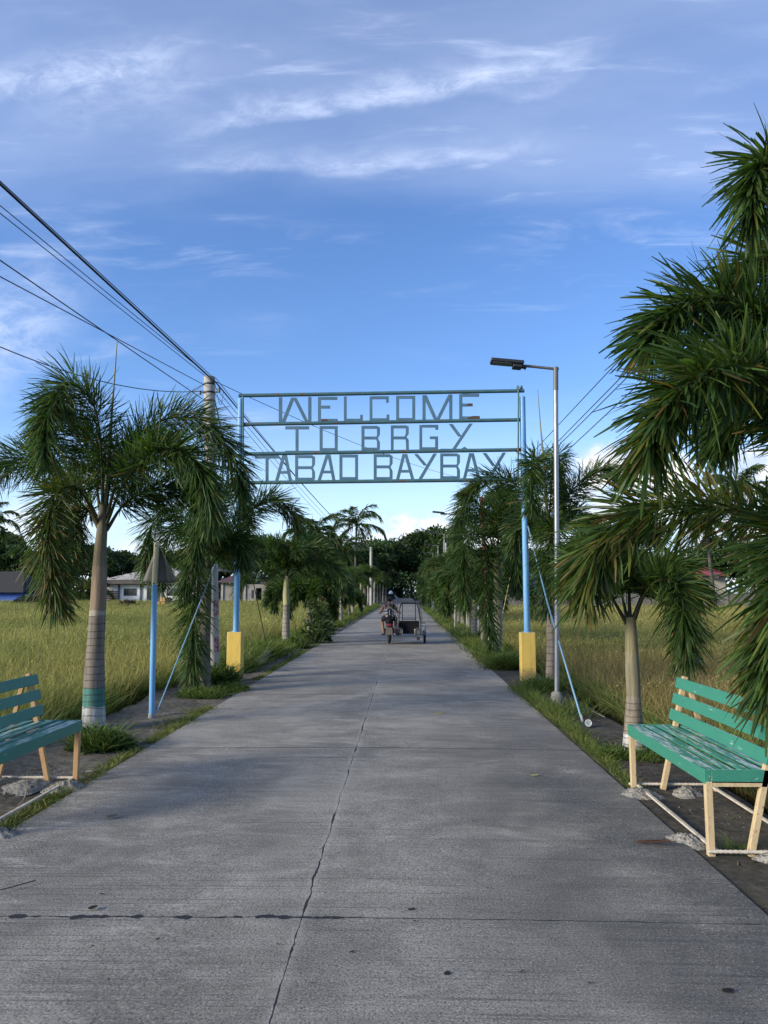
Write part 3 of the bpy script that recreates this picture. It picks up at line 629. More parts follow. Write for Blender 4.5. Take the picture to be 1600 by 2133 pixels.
def coconut(px, Y, ztop, label, seed, lean=.4, flen=3.2, nf=13, n=110, wid=.07, X=None, olive=.1, group='coconut palms'):
    r = random.Random(seed); b = D(px, 1235, Y); t = thing('coconut_palm', label, 'palm tree', (X if X is not None else b.x, Y, -.3), 0, group); h = ztop + .3
    mb = MB(); mb.tube(spline([(-lean, 0, 0), (-lean * .4, 0, h * .5), (0, 0, h)], 14), np.linspace(.2, .12, 14), 9); mb.build('trunk', M_bark, t)
    for i in range(nf):
        az = i * 2.4 + r.uniform(-.2, .2); th = R(80 - 95 * (i / nf) + r.uniform(-8, 8)); p = Vector((0, 0, h)); pts = [p.copy()]; L = flen * r.uniform(.85, 1.1)
        for j in range(7):
            a = max(th - 1.5 * ((j + .5) / 7) ** 1.6, R(-80)); p = p + Vector((math.cos(a) * math.cos(az), math.cos(a) * math.sin(az), math.sin(a))) * (L / 7); pts.append(p.copy())
        add_frond(t, pts, (0, 0, 0), leaf=.85, n=int(n * 1.7), width=wid * 1.2, seed=seed * 17 + i, flat=True, t0=.14, droop=.55, olive=olive, stalk=.03)
    return t
coconut(742, 96, 10.2, 'tall coconut palm with one upright frond above the far left palms', 3, .3, 4.2)
coconut(711, 88, 6.3, 'shorter coconut palm left of the tall one above the left avenue', 4, .2, 3.2)
coconut(655, 60, 5.9, 'coconut palm rising between the left avenue palms', 5, .2, 2.6)
coconut(1553, 62, 9.8, 'coconut palm with bent trunk at the right edge above the field', 6, -.9, 3.4)
coconut(1478, 70, 8.0, 'coconut palm left of the bent one on the right, over the red roof', 7, -.5, 3.0)
coconut(-28, 90, 10.2, 'coconut palm at the left edge of the picture', 8, .4, 3.8)
coconut(172, 84, 1.6, 'young trunkless coconut palm left of the white house', 9, .05, 3.6, 15, 120, .06, olive=.8)
#@@PART4
# thickets under and between the far trees
def thicket(name, label, segs, seed, leaf=.55, dens=26, dark=1.0):
    r = np.random.default_rng(seed); Bs = []; hs = []
    for (x0, y0, x1, y1, h, dp) in segs:
        L = math.hypot(x1 - x0, y1 - y0); n = int(dens * L * h); u = r.random(n); k = vnoise(u * L, u * 0 + seed, .22, seed)
        z = (r.random(n) ** .8) * h * (.55 + .7 * k); Bs.append(np.stack([x0 + (x1 - x0) * u, y0 + (y1 - y0) * u + r.normal(0, dp, n) - (h - z) * .15, z - .35], 1)); hs.append(k)
    B = np.concatenate(Bs); k = np.concatenate(hs); n = len(B); d = nrm(r.normal(0, 1, (n, 3)) + a_([0, -.4, .2])); L = leaf * r.uniform(.5, 1.3, n)
    c = a_([[.030, .060, .022]]) * r.uniform(.6, 1.7, (n, 1)) * (.6 + .9 * k[:, None]) * dark
    V, Q, Cc = blades(B, d, L, L * .6, nrm(np.cross(d, r.normal(0, 1, (n, 3)))), np.tile([0, 0, -.2], (n, 1)), c, None, (.4, 1, .15), (0, .5, 1))
    o = np_mesh(name, V, Q, M_leaf, Cc); o['kind'] = 'stuff'; o['label'] = label; o['category'] = 'undergrowth'
a_ = np.array
def vnoise(x, y, s, seed=0):
    r = np.random.default_rng(seed); G_ = r.random((64, 64)); u = x * s; v = y * s; i = np.floor(u).astype(int); j = np.floor(v).astype(int); fu = u - i; fv = v - j
    fu = fu * fu * (3 - 2 * fu); fv = fv * fv * (3 - 2 * fv); g_ = lambda a, b: G_[a % 64, b % 64]
    return (g_(i, j) * (1 - fu) + g_(i + 1, j) * fu) * (1 - fv) + (g_(i, j + 1) * (1 - fu) + g_(i + 1, j + 1) * fu) * fv
thicket('undergrowth', 'dark undergrowth below the trees at the end of the road', [(-45, 246, 45, 246, 12, 1.5), (-9, 170, -6, 245, 5, 1.5), (8, 170, 6, 245, 5, 1.5), (-45, 150, -6, 158, 6, 3), (6, 152, 45, 146, 6, 3)], 5, 1.0, 20)
thicket('undergrowth', 'dark undergrowth below the trees behind the left houses', [(-85, 104, -8, 112, 4.2, 2), (-20, 86, -6, 86, 2.6, .8), (-43, 96, -34, 96, 3, 1)], 6, .5, 18)
thicket('undergrowth', 'dark undergrowth below the trees behind the right wall', [(8, 92, 75, 92, 3.6, 2)], 7, .5, 18)
# ------------------------------------------------------------------ welcome arch
M_blue = pm('blue_paint', (.105, .30, .56), .5, 0, (.15, .36, .60), 3, chip=.70, chipc=(.25, .30, .32), chip_s=9, stretch=(4, 4, .8), bump=.15)
M_bluegr = pm('faded_blue_green_pipe', (.030, .095, .115), .55, 0, (.05, .125, .135), 6, chip=.56, chipc=(.11, .06, .035), chip_s=5, bump=.3)
M_letter = pm('blue_grey_sheet', (.048, .115, .17), .5, 0, (.07, .145, .205), 3, chip=.68, chipc=(.10, .12, .13), chip_s=6, bump=.1)
M_rust = pm('rust', (.045, .028, .02), .9, 0, (.09, .05, .03), 12, bump=.4)
M_yellow = pm('yellow_paint', (.70, .52, .13), .7, 0, (.60, .43, .11), 4, chip=.64, chipc=(.42, .34, .16), chip_s=7, bump=.35, bs=30)
M_yellow, nt_, b_ = newmat('stained_yellow_paint'); tc_ = nt_.n('ShaderNodeTexCoord').outputs['Object']; sp_ = nt_.n('ShaderNodeSeparateXYZ'); nt_.t.links.new(tc_, sp_.inputs[0])
c_ = nt_.mix(nt_.ss(nt_.noise(nt_.scaled(tc_, (4, 4, 1)), 2, 6, .6), .3, .7), (.66, .47, .10), (.54, .37, .085))
n_ = nt_.noise(nt_.scaled(tc_, (9, 9, 1.2)), 2.0, 8, .7); c_ = nt_.mix(nt_.m('MULTIPLY', nt_.ss(n_, .52, .72), .5), c_, (.30, .22, .09))
c_ = nt_.mix(nt_.ss(nt_.noise(tc_, 11, 8, .75), .66, .70), c_, (.46, .43, .34))
md = nt_.ss(nt_.m('SUBTRACT', nt_.m('MULTIPLY', nt_.noise(tc_, 6, 8, .7), .55), sp_.outputs[2]), .02, .22); c_ = nt_.mix(nt_.m('MULTIPLY', md, .8), c_, (.10, .085, .05))
tp_ = nt_.ss(nt_.m('ADD', sp_.outputs[2], nt_.m('MULTIPLY', nt_.noise(tc_, 18, 6, .7), .12)), .90, .96); c_ = nt_.mix(nt_.m('MULTIPLY', tp_, .7), c_, (.30, .27, .17))
nt_.put(b_, 'Base Color', c_); b_.inputs['Roughness'].default_value = .75; nt_.put(b_, 'Normal', nt_.bump(nt_.noise(tc_, 26, 8, .65), .4, .012))
PLb = (G(470, 1417, -.03), G(503, 1417, -.03)); PRb = (G(1089, 1422, -.03), G(1118, 1422, -.03))
gl_ = (PLb[0] + PLb[1]) / 2; gr_ = (PRb[0] + PRb[1]) / 2
pw = .27
arch = thing('welcome_arch', 'blue steel welcome arch with cut-out letters standing on two yellow pillars across the road', 'arch', ((gl_.x + gr_.x) / 2, gl_.y, 0))
AO = Vector(arch.location)
def rel(o, pts): return [Vector(p) - o for p in pts]
YG = (gl_.y + gr_.y) / 2 + pw / 2
posts = []
for (bx, topy, px_) in ((gl_.x + .02, 826, 490), (gr_.x + .01, 815, 1095)):
    zt = 1.6 + (1235 - (822)) / FPX * YG
    p = MB(); x = bx; y = YG; c = 0
    h0 = 1.6 - (1315 - 1235) / FPX * YG
    p.box((x - pw / 2 - AO.x, y - pw / 2 - AO.y, -.3), (x + pw / 2 - AO.x, y + pw / 2 - AO.y, h0)); p.build('pillar', M_yellow, arch, bevel=.012)
    q = MB(); q.tube([(x - AO.x, y - AO.y, h0 - .02), (x - AO.x, y - AO.y, 2.0), (x - AO.x, y - AO.y, zt)], .056, 18); q.build('post', M_blue, arch)
    jn = MB(); jn.tube([(x - AO.x, y - AO.y, 2.17), (x - AO.x, y - AO.y, 2.19)], .0585, 18); jn.tube([(x - AO.x, y - AO.y, h0), (x - AO.x, y - AO.y, h0 + .012)], .075, 18); jn.build('post_collar', M_blue, arch)
    posts.append((x, y, zt))
def CP(cx, cy): return D(450 + cx * .425, 780 + cy * .425, YG)    # sign crop -> arch plane
xl, xr = posts[0][0], posts[1][0]
for k, (a, b, rr) in enumerate((((95, 104), (1515, 80), .036), ((115, 245), (1505, 222), .036), ((115, 390), (1490, 369), .036), ((130, 531), (1490, 515), .036))):
    za, zb = CP(*a).z, CP(*b).z; zm = lambda x: za + (zb - za) * (x - xl) / (xr - xl)
    m_ = MB(); e = .04 if k == 0 else -.03
    m_.tube([(xl - e - AO.x, YG - AO.y, zm(xl - e)), (0, YG - AO.y, zm(AO.x)), (xr + e - AO.x, YG - AO.y, zm(xr + e))], rr, 14); m_.build('rail', M_bluegr, arch)
for cx, z1 in ((135, 108), (1481, 62)):
    a = CP(cx, z1); b = CP(cx + (2 if cx < 700 else -2), 525); m_ = MB(); m_.tube(rel(AO, [b - Vector((0, .045, 0)), a - Vector((0, .045, 0))]), .016, 10); m_.build('upright', M_bluegr, arch)
for cx in (1479, 1497):
    a = CP(cx, 64); m_ = MB(); m_.ell(a - AO, (.028, .028, .045), 10, 6); m_.tube(rel(AO, [CP(cx, 64), CP(cx, 84)]), .012, 8); m_.build('finial', M_bluegr, arch)
LT = .02
def V_(x, y0, y1, w=15): return [(x, y0), (x + w, y0), (x + w, y1), (x, y1)]
def H_(x0, x1, y, w=14): return [(x0, y), (x1, y), (x1, y + w), (x0, y + w)]
def Dg(x0, y0, x1, y1, w=16): return [(x0 - w / 2, y0), (x0 + w / 2, y0), (x1 + w / 2, y1), (x1 - w / 2, y1)]
def Bx(x0, x1, y0, y1): return [V_(x0, y0, y1), H_(x0 + 15, x1 - 12, y0), H_(x0 + 15, x1 - 14, (y0 + y1) / 2 - 8), H_(x0 + 15, x1 - 12, y1 - 14),
        [(x1 - 15, y0 + 2), (x1, y0 + 8), (x1, (y0 + y1) / 2 - 18), (x1 - 10, (y0 + y1) / 2), (x1 - 22, (y0 + y1) / 2), (x1 - 15, (y0 + y1) / 2 - 14)],
        [(x1 - 22, (y0 + y1) / 2), (x1 - 10, (y0 + y1) / 2), (x1, (y0 + y1) / 2 + 20), (x1, y1 - 6), (x1 - 15, y1 - 1), (x1 - 15, (y0 + y1) / 2 + 16)]]
def Ox(x0, x1, y0, y1): return [V_(x0, y0, y1), V_(x1 - 15, y0, y1), H_(x0 + 15, x1 - 15, y0), H_(x0 + 15, x1 - 15, y1 - 15)]
def Ax(x0, xm, x1, y0, y1): return [Dg(x0 + 8, y1, xm - 4, y0), Dg(x1 - 8, y1, xm + 4, y0), H_(xm - (xm - x0) * .52, xm + (x1 - xm) * .52, y0 + (y1 - y0) * .62, 13)]
LET = [
    [V_(308, 112, 235, 17), V_(452, 110, 234, 16), Dg(331, 233, 378, 114, 18), Dg(445, 232, 386, 114, 18), H_(308, 468, 234, 6)],
    [V_(500, 110, 233), H_(515, 595, 110), H_(515, 560, 153), H_(515, 597, 218)],
    [V_(627, 108, 232, 14), H_(641, 720, 217), V_(707, 198, 217, 13)],
    [V_(753, 108, 231, 14), H_(767, 847, 107), V_(834, 121, 138, 13), H_(767, 850, 215), V_(836, 197, 215, 14)],
    Ox(883, 977, 105, 229),
    [V_(1012, 102, 227, 16), V_(1143, 99, 224, 16), Dg(1024, 102, 1078, 224, 18), Dg(1148, 99, 1086, 224, 18)],
    [V_(1192, 97, 221, 16), H_(1208, 1290, 95), H_(1208, 1232, 143), H_(1208, 1250, 206)],
    [H_(340, 457, 254, 15), V_(390, 269, 376), H_(340, 520, 374, 5)],
    Ox(508, 597, 253, 376), Bx(713, 804, 252, 373),
    [V_(857, 250, 372, 14), H_(871, 935, 250), H_(871, 932, 304), [(930, 250), (945, 256), (945, 292), (934, 306), (924, 306), (930, 290)], [(924, 306), (934, 306), (945, 322), (946, 371), (932, 371), (930, 325)]],
    [V_(997, 248, 371, 14), H_(1011, 1090, 247, 13), V_(1075, 260, 271, 15), H_(1011, 1075, 357), V_(1074, 304, 371, 15), H_(1048, 1074, 304, 13)],
    [Dg(1151, 243, 1196, 304, 18), Dg(1250, 241, 1166, 366, 18), H_(1100, 1262, 364, 6), [(1203, 364), (1218, 354), (1233, 364)]],
    [H_(192, 308, 397, 15), V_(243, 412, 521)], Ax(290, 337, 373, 396, 521), Bx(388, 486, 396, 520), Ax(498, 550, 586, 394, 519), Ox(605, 697, 393, 518),
    Bx(773, 866, 391, 517), Ax(882, 926, 973, 390, 516),
    [Dg(980, 390, 1027, 446, 18), Dg(1074, 388, 1000, 515, 18)], Bx(1099, 1196, 387, 513), Ax(1210, 1252, 1296, 386, 510), [Dg(1316, 385, 1362, 448, 18), Dg(1413, 383, 1340, 508, 18)]]
for st in LET:
    m_ = MB()
    for j, poly in enumerate(st):
        m_.prism(rel(AO, [CP(*c) + Vector((0, -.008 - .0012 * j, 0)) for c in poly][::-1]), (0, LT, 0))
    m_.build('letter', M_letter, arch)
for poly in ([(1232, 143), (1258, 143), (1258, 157), (1232, 157)], [(1250, 206), (1262, 204), (1293, 205), (1293, 221), (1226, 221), (1236, 212)], [(518, 222), (540, 218), (552, 232), (545, 234), (518, 234)]):
    m_ = MB(); m_.prism(rel(AO, [CP(*c) + Vector((0, -.02, 0)) for c in poly][::-1]), (0, .012, 0)); m_.build('rusted_patch', M_rust, arch)

def stay(name, label, pts, r, mat, cat='rope', n=16, group=None, parent=None):
    m_ = MB(); o0 = Vector(pts[0]); m_.tube(spline(rel(o0, pts), n), r, 8); o = m_.build(name, mat, None, o0); return tag(o, label, cat, group)
M_rope = pm('pale_blue_rope', (.20, .36, .46), .7, 0, (.14, .28, .38), 20, bump=.2)
sgb = G(316, 1494, -.02)
stay('guy_rope', 'pale blue stay running from the triangular sign foot up to the left arch post', [sgb + Vector((.06, .02, .06)), (sgb * .5 + Vector((xl, YG, 3.25)) * .5) + Vector((0, 0, -.04)), Vector((xl, YG - .06, 3.25))], .009, M_rope)
gb_ = G(1214, 1506, -.03)
t = thing('guy_bar', 'thin pale blue brace bar leaning from the verge up to the right arch post', 'brace bar', gb_)
m_ = MB(); m_.tube(rel(gb_, [gb_, gb_ * .5 + Vector((xr, YG, 2.85)) * .5, Vector((xr + .05, YG - .05, 2.85))]), .013, 8); m_.build('rod', M_rope, t)
m_ = MB(); m_.tube([(0, 0, .02), (-.015, .015, .10)], .017, 8); m_.build('turnbuckle', pm('white_fitting', (.30, .32, .33), .6), t)

# ------------------------------------------------------------------ street lamps
M_galv = pm('galvanised_steel', (.30, .31, .315), .45, .6, (.22, .225, .23), 6, stretch=(3, 3, .6), bump=.05)
M_dark = pm('black_lamp_housing', (.012, .013, .016), .45, 0, (.02, .02, .023), 8, bump=.05)
M_grey = pm('dark_grey_paint', (.09, .09, .09), .5, 0, (.12, .12, .12), 8, bump=.05)
M_conc = pm('rough_mortar', (.30, .285, .245), .95, 0, (.20, .19, .165), 14, chip=.53, chipc=(.08, .075, .065), chip_s=45, bump=1.0, bs=38)
lb = G(1160, 1468, -.02); LH = 1.6 + (1235 - 758) / FPX * lb.y
lamp = thing('street_lamp', 'nearest street lamp, galvanised pole with black solar head beside the right arch pillar', 'street lamp', lb, 0, 'solar street lamps along the right verge')
m_ = MB(); m_.tube([(0, 0, 0), (.05, 0, 2), (.10, 0, LH - .34)], .036, 16); m_.build('pole', M_galv, lamp)
m_ = MB(); m_.tube([(.10, 0, LH - .34), (.108, 0, LH + .02)], .039, 16); m_.build('sleeve', M_grey, lamp)
m_ = MB(); m_.tube([(.15, 0, LH - .012), (-.25, 0, LH + .035), (-.42, 0, LH + .05)], .022, 12); m_.build('arm', M_grey, lamp)
hd = MB(); ax = Vector((-1, 0, .10)).normalized(); nn = Vector((.10, 0, 1)).normalized(); hp = Vector((-.39, 0, LH + .03))
def hbox(m_, a, b, w, z0, z1):
    P = []
    for zz in (z0, z1):
        for s_, t_ in ((a, -1), (b, -1), (b, 1), (a, 1)): P.append(hp + ax * s_ + nn * zz + Vector((0, t_ * w / 2, 0)))
    return m_.hexa([P[1], P[0], P[3], P[2], P[5], P[4], P[7], P[6]])
hbox(hd, .0, .50, .22, .02, .075); hd.build('lamp_head', M_dark, lamp, bevel=.012)
m_ = MB(); hbox(m_, .02, .16, .17, -.035, .021); m_.build('battery_box', M_dark, lamp, bevel=.012)
m_ = MB(); hbox(m_, .18, .47, .17, .012, .0225); m_.build('lens', pm('led_lens', (.22, .23, .23), .3, 0, (.16, .17, .17), 40), lamp)
m_ = MB(); m_.tube([hp - ax * .05, hp + ax * .03], .03, 10); m_.tube([hp - ax * .03 - nn * .03, hp - ax * .03 - nn * .045], .01, 6); m_.build('clamp', M_dark, lamp)
m_ = MB(); m_.lathe([(.085, -.1), (.088, .10), (.075, .17), (.045, .19)], 14); m_.build('footing', M_conc, lamp)
for px, py, yy_, lab in ((944, 1072, 31.2, 'second street lamp, rising above the dark palms right of the road'), (921, 1113, 42, 'third street lamp, in front of the big rounded tree'), (909, 1137, 53, 'fourth street lamp, low against the dark trees'), (899, 1153, 66, 'farthest small street lamp beside the right palm row')):
    o = copy_tree(lamp); p = D(px, py, yy_); o.location = (p.x + .02, yy_, p.z - LH); o['label'] = lab

# ------------------------------------------------------------------ utility poles and cables
M_pole = pm('pole_concrete', (.40, .385, .35), .9, 0, (.30, .29, .265), 4, chip=.66, chipc=(.22, .21, .2), chip_s=12, bump=.3, stretch=(1, 1, .4))
up0 = G(444, 1408, -.05); UY = up0.y; UT = D(437, 785, UY); ux = up0.x
M_black = pm('black_cable', (.012, .012, .016), .6, 0, (.02, .02, .024), 10, bump=0)
def upole(label, x, y, h, r0, r1, detail=True):
    t = thing('utility_pole', label, 'utility pole', (x, y, -.2), 0, 'concrete utility poles')
    m_ = MB(); m_.lathe([(r0, 0), ((r0 + r1) / 2, h * .5), (r1, h + .2)], 20); m_.build('shaft', M_pole, t)
    for z in ((h + .02, h - .16, h - .34) if detail else (h - .2,)):
        m_ = MB(); m_.lathe([(r1 + .004, z), (r1 + .009, z + .01), (r1 + .009, z + .03), (r1 + .004, z + .04)], 20); m_.build('strap', M_black, t)
    if detail:
        m_ = MB(); m_.tube([(-r1 - .08, -.05, h - .14), (r1 + .12, -.05, h - .14)], .016, 8); m_.tube([(r1 + .10, -.05, h - .14), (r1 + .10, -.05, h - .05)], .026, 10); m_.tube([(-r1 - .07, -.05, h - .18), (-r1 - .07, -.05, h - .10)], .026, 10); m_.build('cable_bracket', M_grey, t)
    return t
UH = UT.z
up = upole('near concrete utility pole standing behind the left arch pillar', ux, UY, UH, .135, .115); tx = D(437, 785, UY).x; up.rotation_euler = (0, math.atan((tx - ux) / UH), 0); bx0 = ux; ux = tx
M_tag, nt_, b_ = newmat('stencilled_tag'); tc_ = nt_.n('ShaderNodeTexCoord').outputs['Object']
nt_.put(b_, 'Base Color', nt_.mix(nt_.ss(nt_.noise(nt_.scaled(tc_, (30, 30, 24)), 1, 2), .45, .55), (.20, .05, .08), (.34, .29, .30))); b_.inputs['Roughness'].default_value = .7
for z0, z1 in ((.42, .72), (1.15, 1.45)):        # worn red patches of stencil paint on the road side
    m_ = MB(); V = []
    for z in (z0, z1):
        for j in range(6):
            a = R(-62 + j * 15); rr = .1365 - .02 * z / UH + .003; V.append((rr * math.cos(a), rr * math.sin(a), z + .2))
    m_.add(V, [[j, j + 1, j + 7, j + 6] for j in range(5)]); m_.build('painted_mark', M_tag, up)
fp = D(773, 1140, 78); upole('far concrete utility pole above the left row of palms', fp.x, 78, fp.z, .15, .13, False)
rp = D(929, 1131, 76); upole('far slim utility pole above the right row of palms', rp.x, 76, rp.z, .11, .09, False)
at0 = Vector((ux + .12, UY - .05, UH - .12))
def wire(p, q, r, label, sag=.1, ext=1.0, group='cables strung from the near utility pole'):
    p = Vector(p); q = Vector(q); q = p + (q - p) * ext; n = 22; pts = []
    for i in range(n):
        u = i / (n - 1); pts.append(p.lerp(q, u) - Vector((0, 0, sag * 4 * u * (1 - u))))
    m_ = MB(); m_.tube([x - p for x in pts], r, 6, False); return tag(m_.build('overhead_cable', M_black, None, p), label, 'cable', group)
def nearw(px, py, py0, r, label, dx=0.0, ext=1.9):
    z = 0; a = at0 + Vector((dx, 0, 0)); a.z = D(437, py0, UY).z
    wire(a, D(px, py, 8.2), r, label, .0, ext)
nearw(0, 383, 797, .017, 'thick black overhead cable running up to the left edge from the pole top')
nearw(0, 377, 791, .007, 'thin overhead cable just above the thick black one on the left')
nearw(0, 428, 790, .006, 'upper of the two thin cables below the thick black cable on the left', -.05)
nearw(0, 444, 794, .006, 'lower of the two thin cables below the thick black cable on the left', -.08)
nearw(0, 542, 832, .008, 'overhead cable meeting the pole left side, upper of the slack pair', -.25)
nearw(0, 576, 803, .007, 'overhead cable reaching the pole top, lower of the slack pair', -.22)
wire((ux - .1, UY, UH - .3), D(-40, 705, 9.6), .008, 'single low cable crossing behind the large left palm crown', .25)
wire((ux, UY, UH - .08), D(-60, 1042, 34), .008, 'thin cable sloping down left from the pole towards the houses', .3)
for i, (dx, dz, r, lab) in enumerate([(.1, -.08, .016, 'thick cable from the near pole to the far pole'), (.12, -.02, .007, 'uppermost thin cable from the near pole to the far pole'), (.07, -.16, .007, 'middle thin cable from the near pole to the far pole'), (.02, -.25, .007, 'lowest thin cable from the near pole to the far pole')]):
    wire((ux + dx, UY, UH + dz), (fp.x + dx, 78, fp.z - .15 + dz), r, lab, .55 + .1 * i)
wire((ux + .12, UY, UH - .1), D(1010, 1004, 40), .007, 'thin service cable passing behind the arch letters to the right', .35)
wire((ux + .05, UY, UH - .2), G(557, 1352, 0), .012, 'dark guy wire from the near pole down to the grass beyond the left pillar', .0, group='guy wires')
m_ = MB(); lp = [at0 + Vector((.02, -.05, -.05)), at0 + Vector((.10, -.08, -.38)), at0 + Vector((.16, -.06, -.50)), at0 + Vector((.20, -.04, -.2))]
m_.tube(spline([x - at0 for x in lp], 20), .005, 6); tag(m_.build('cable_loop', M_black, None, at0), 'slack loop of thin black cable hanging at the pole top', 'cable')
for i, (y1, y2, lab) in enumerate([(492, 892, 'highest of the four right-hand cables running over the palms'), (530, 912, 'second of the four right-hand cables'), (548, 922, 'third of the four right-hand cables'), (600, 950, 'lowest of the four right-hand cables')]):
    a = D(1545, y1, 8.9 + .1 * i); b = D(1170, y2, 19.2 + .3 * i); d = (b - a)
    wire(a - d * .9, Vector((rp.x, 76, rp.z - .2 - .1 * i)) if i == 0 else b + d * 4.2, .010, lab, 0, group='cables along the right side')

# ------------------------------------------------------------------ triangular sign, other poles
M_cream = pm('cream_paint', (.60, .54, .33), .6, 0, (.50, .46, .30), 5, chip=.64, chipc=(.30, .25, .16), chip_s=12, bump=.2)
M_signback = pm('weathered_aluminium', (.155, .155, .14), .6, .15, (.12, .12, .11), 5, chip=.68, chipc=(.2, .2, .18), chip_s=14, bump=.15)
SY = sgb.y; st_ = D(327, 1130, SY); sm_ = D(322, 1218, SY)
sign = thing('triangular_sign', 'bent grey triangular road sign seen from behind on a blue and cream post', 'road sign', sgb)
m_ = MB(); m_.tube(rel(sgb, [sgb, sgb.lerp(sm_, .5), sm_]), .037, 16); m_.build('lower_post', M_blue, sign)
m_ = MB(); m_.tube(rel(sgb, [sm_, sm_.lerp(st_, .5), st_]), .038, 16); m_.build('upper_post', M_cream, sign)
m_ = MB()
for f_ in (.08, .97): p = st_.lerp(sm_, f_) - sgb; m_.tube([p + Vector((0, -.045, 0)), p + Vector((0, .05, 0))], .010, 8)
m_.build('bolt', M_rust, sign)
m_ = MB(); m_.tube([(0, 0, -.02), (0, 0, .05)], .045, 12); m_.build('post_foot', pm('foot_grey', (.3, .33, .34), .8), sign)
rows = []; bl, br, ap = D(296, 1214, SY), D(373, 1214, SY), D(328, 1134, SY); n = 12; V = []; F = []
for i in range(n + 1):
    v = i / n; a = ap.lerp(bl, v); b = ap.lerp(br, v)
    wx = .03 if i else .02
    for j in range(9):
        u = j / 8; p = a.lerp(b, u) - sgb; k = max(0, u - .62) / .38
        p.y += .05 + .035 * math.sin(v * 3) * k - .19 * k ** 1.3 * (.35 + .65 * v); p.x += (u - .5) * .035
        if i == n and j in (0, 8): p.z += .02; p.x += .015 * (1 if j == 0 else -1)
        V.append(p)
for i in range(n):
    for j in range(8): F.append([i * 9 + j, i * 9 + j + 1, i * 9 + j + 10, i * 9 + j + 9])
m_ = MB(); m_.add(V, F, True); pl = m_.build('sign_plate', M_signback, sign); sd = pl.modifiers.new('s', 'SOLIDIFY'); sd.thickness = .003
rb = G(1023, 1374, -.05); rt = D(1002, 1035, rb.y + .2); rm = rb.lerp(rt, .36)
redp = thing('marker_pole', 'thin leaning pole with cream foot and red upper part right of the road', 'pole', rb)
m_ = MB(); m_.tube(rel(rb, [rb, rb.lerp(rm, .5), rm]), .045, 12); m_.build('lower_post', M_cream, redp)
m_ = MB(); m_.tube(rel(rb, [rm, rm.lerp(rt, .5), rt]), .043, 12); m_.build('upper_post', pm('red_paint', (.36, .06, .05), .6, 0, (.28, .05, .045), 5), redp)
bb = G(1028, 1372, -.1); stay('bamboo_stick', 'thin yellow bamboo stick leaning beside the right arch pillar', [bb + Vector((.08, .6, 0)), D(1048, 1275, bb.y + .6), D(1067, 1183, bb.y + .6)], .013, pm('bamboo', (.32, .27, .10), .6, 0, (.24, .21, .08), 20), 'stick')
pb = G(996, 1332, -.1); stay('steel_post', 'slim galvanised post standing among the right palms', [pb, D(997, 1290, pb.y), D(997, 1262, pb.y)], .035, M_galv, 'post')
lg0, lg1 = G(536, 1392, 0), G(562, 1360, .12); m_ = MB(); m_.tube(spline([(0, 0, .06), (lg1 - lg0) * .5 + Vector((0, 0, .06)), (lg1 - lg0) + Vector((0, 0, .08))], 10), [.07, .085, .09, .095, .1, .1, .095, .09, .085, .08], 12)
tag(m_.build('log', M_bark, None, lg0), 'grey log lying in the grass beyond the left arch pillar', 'log')

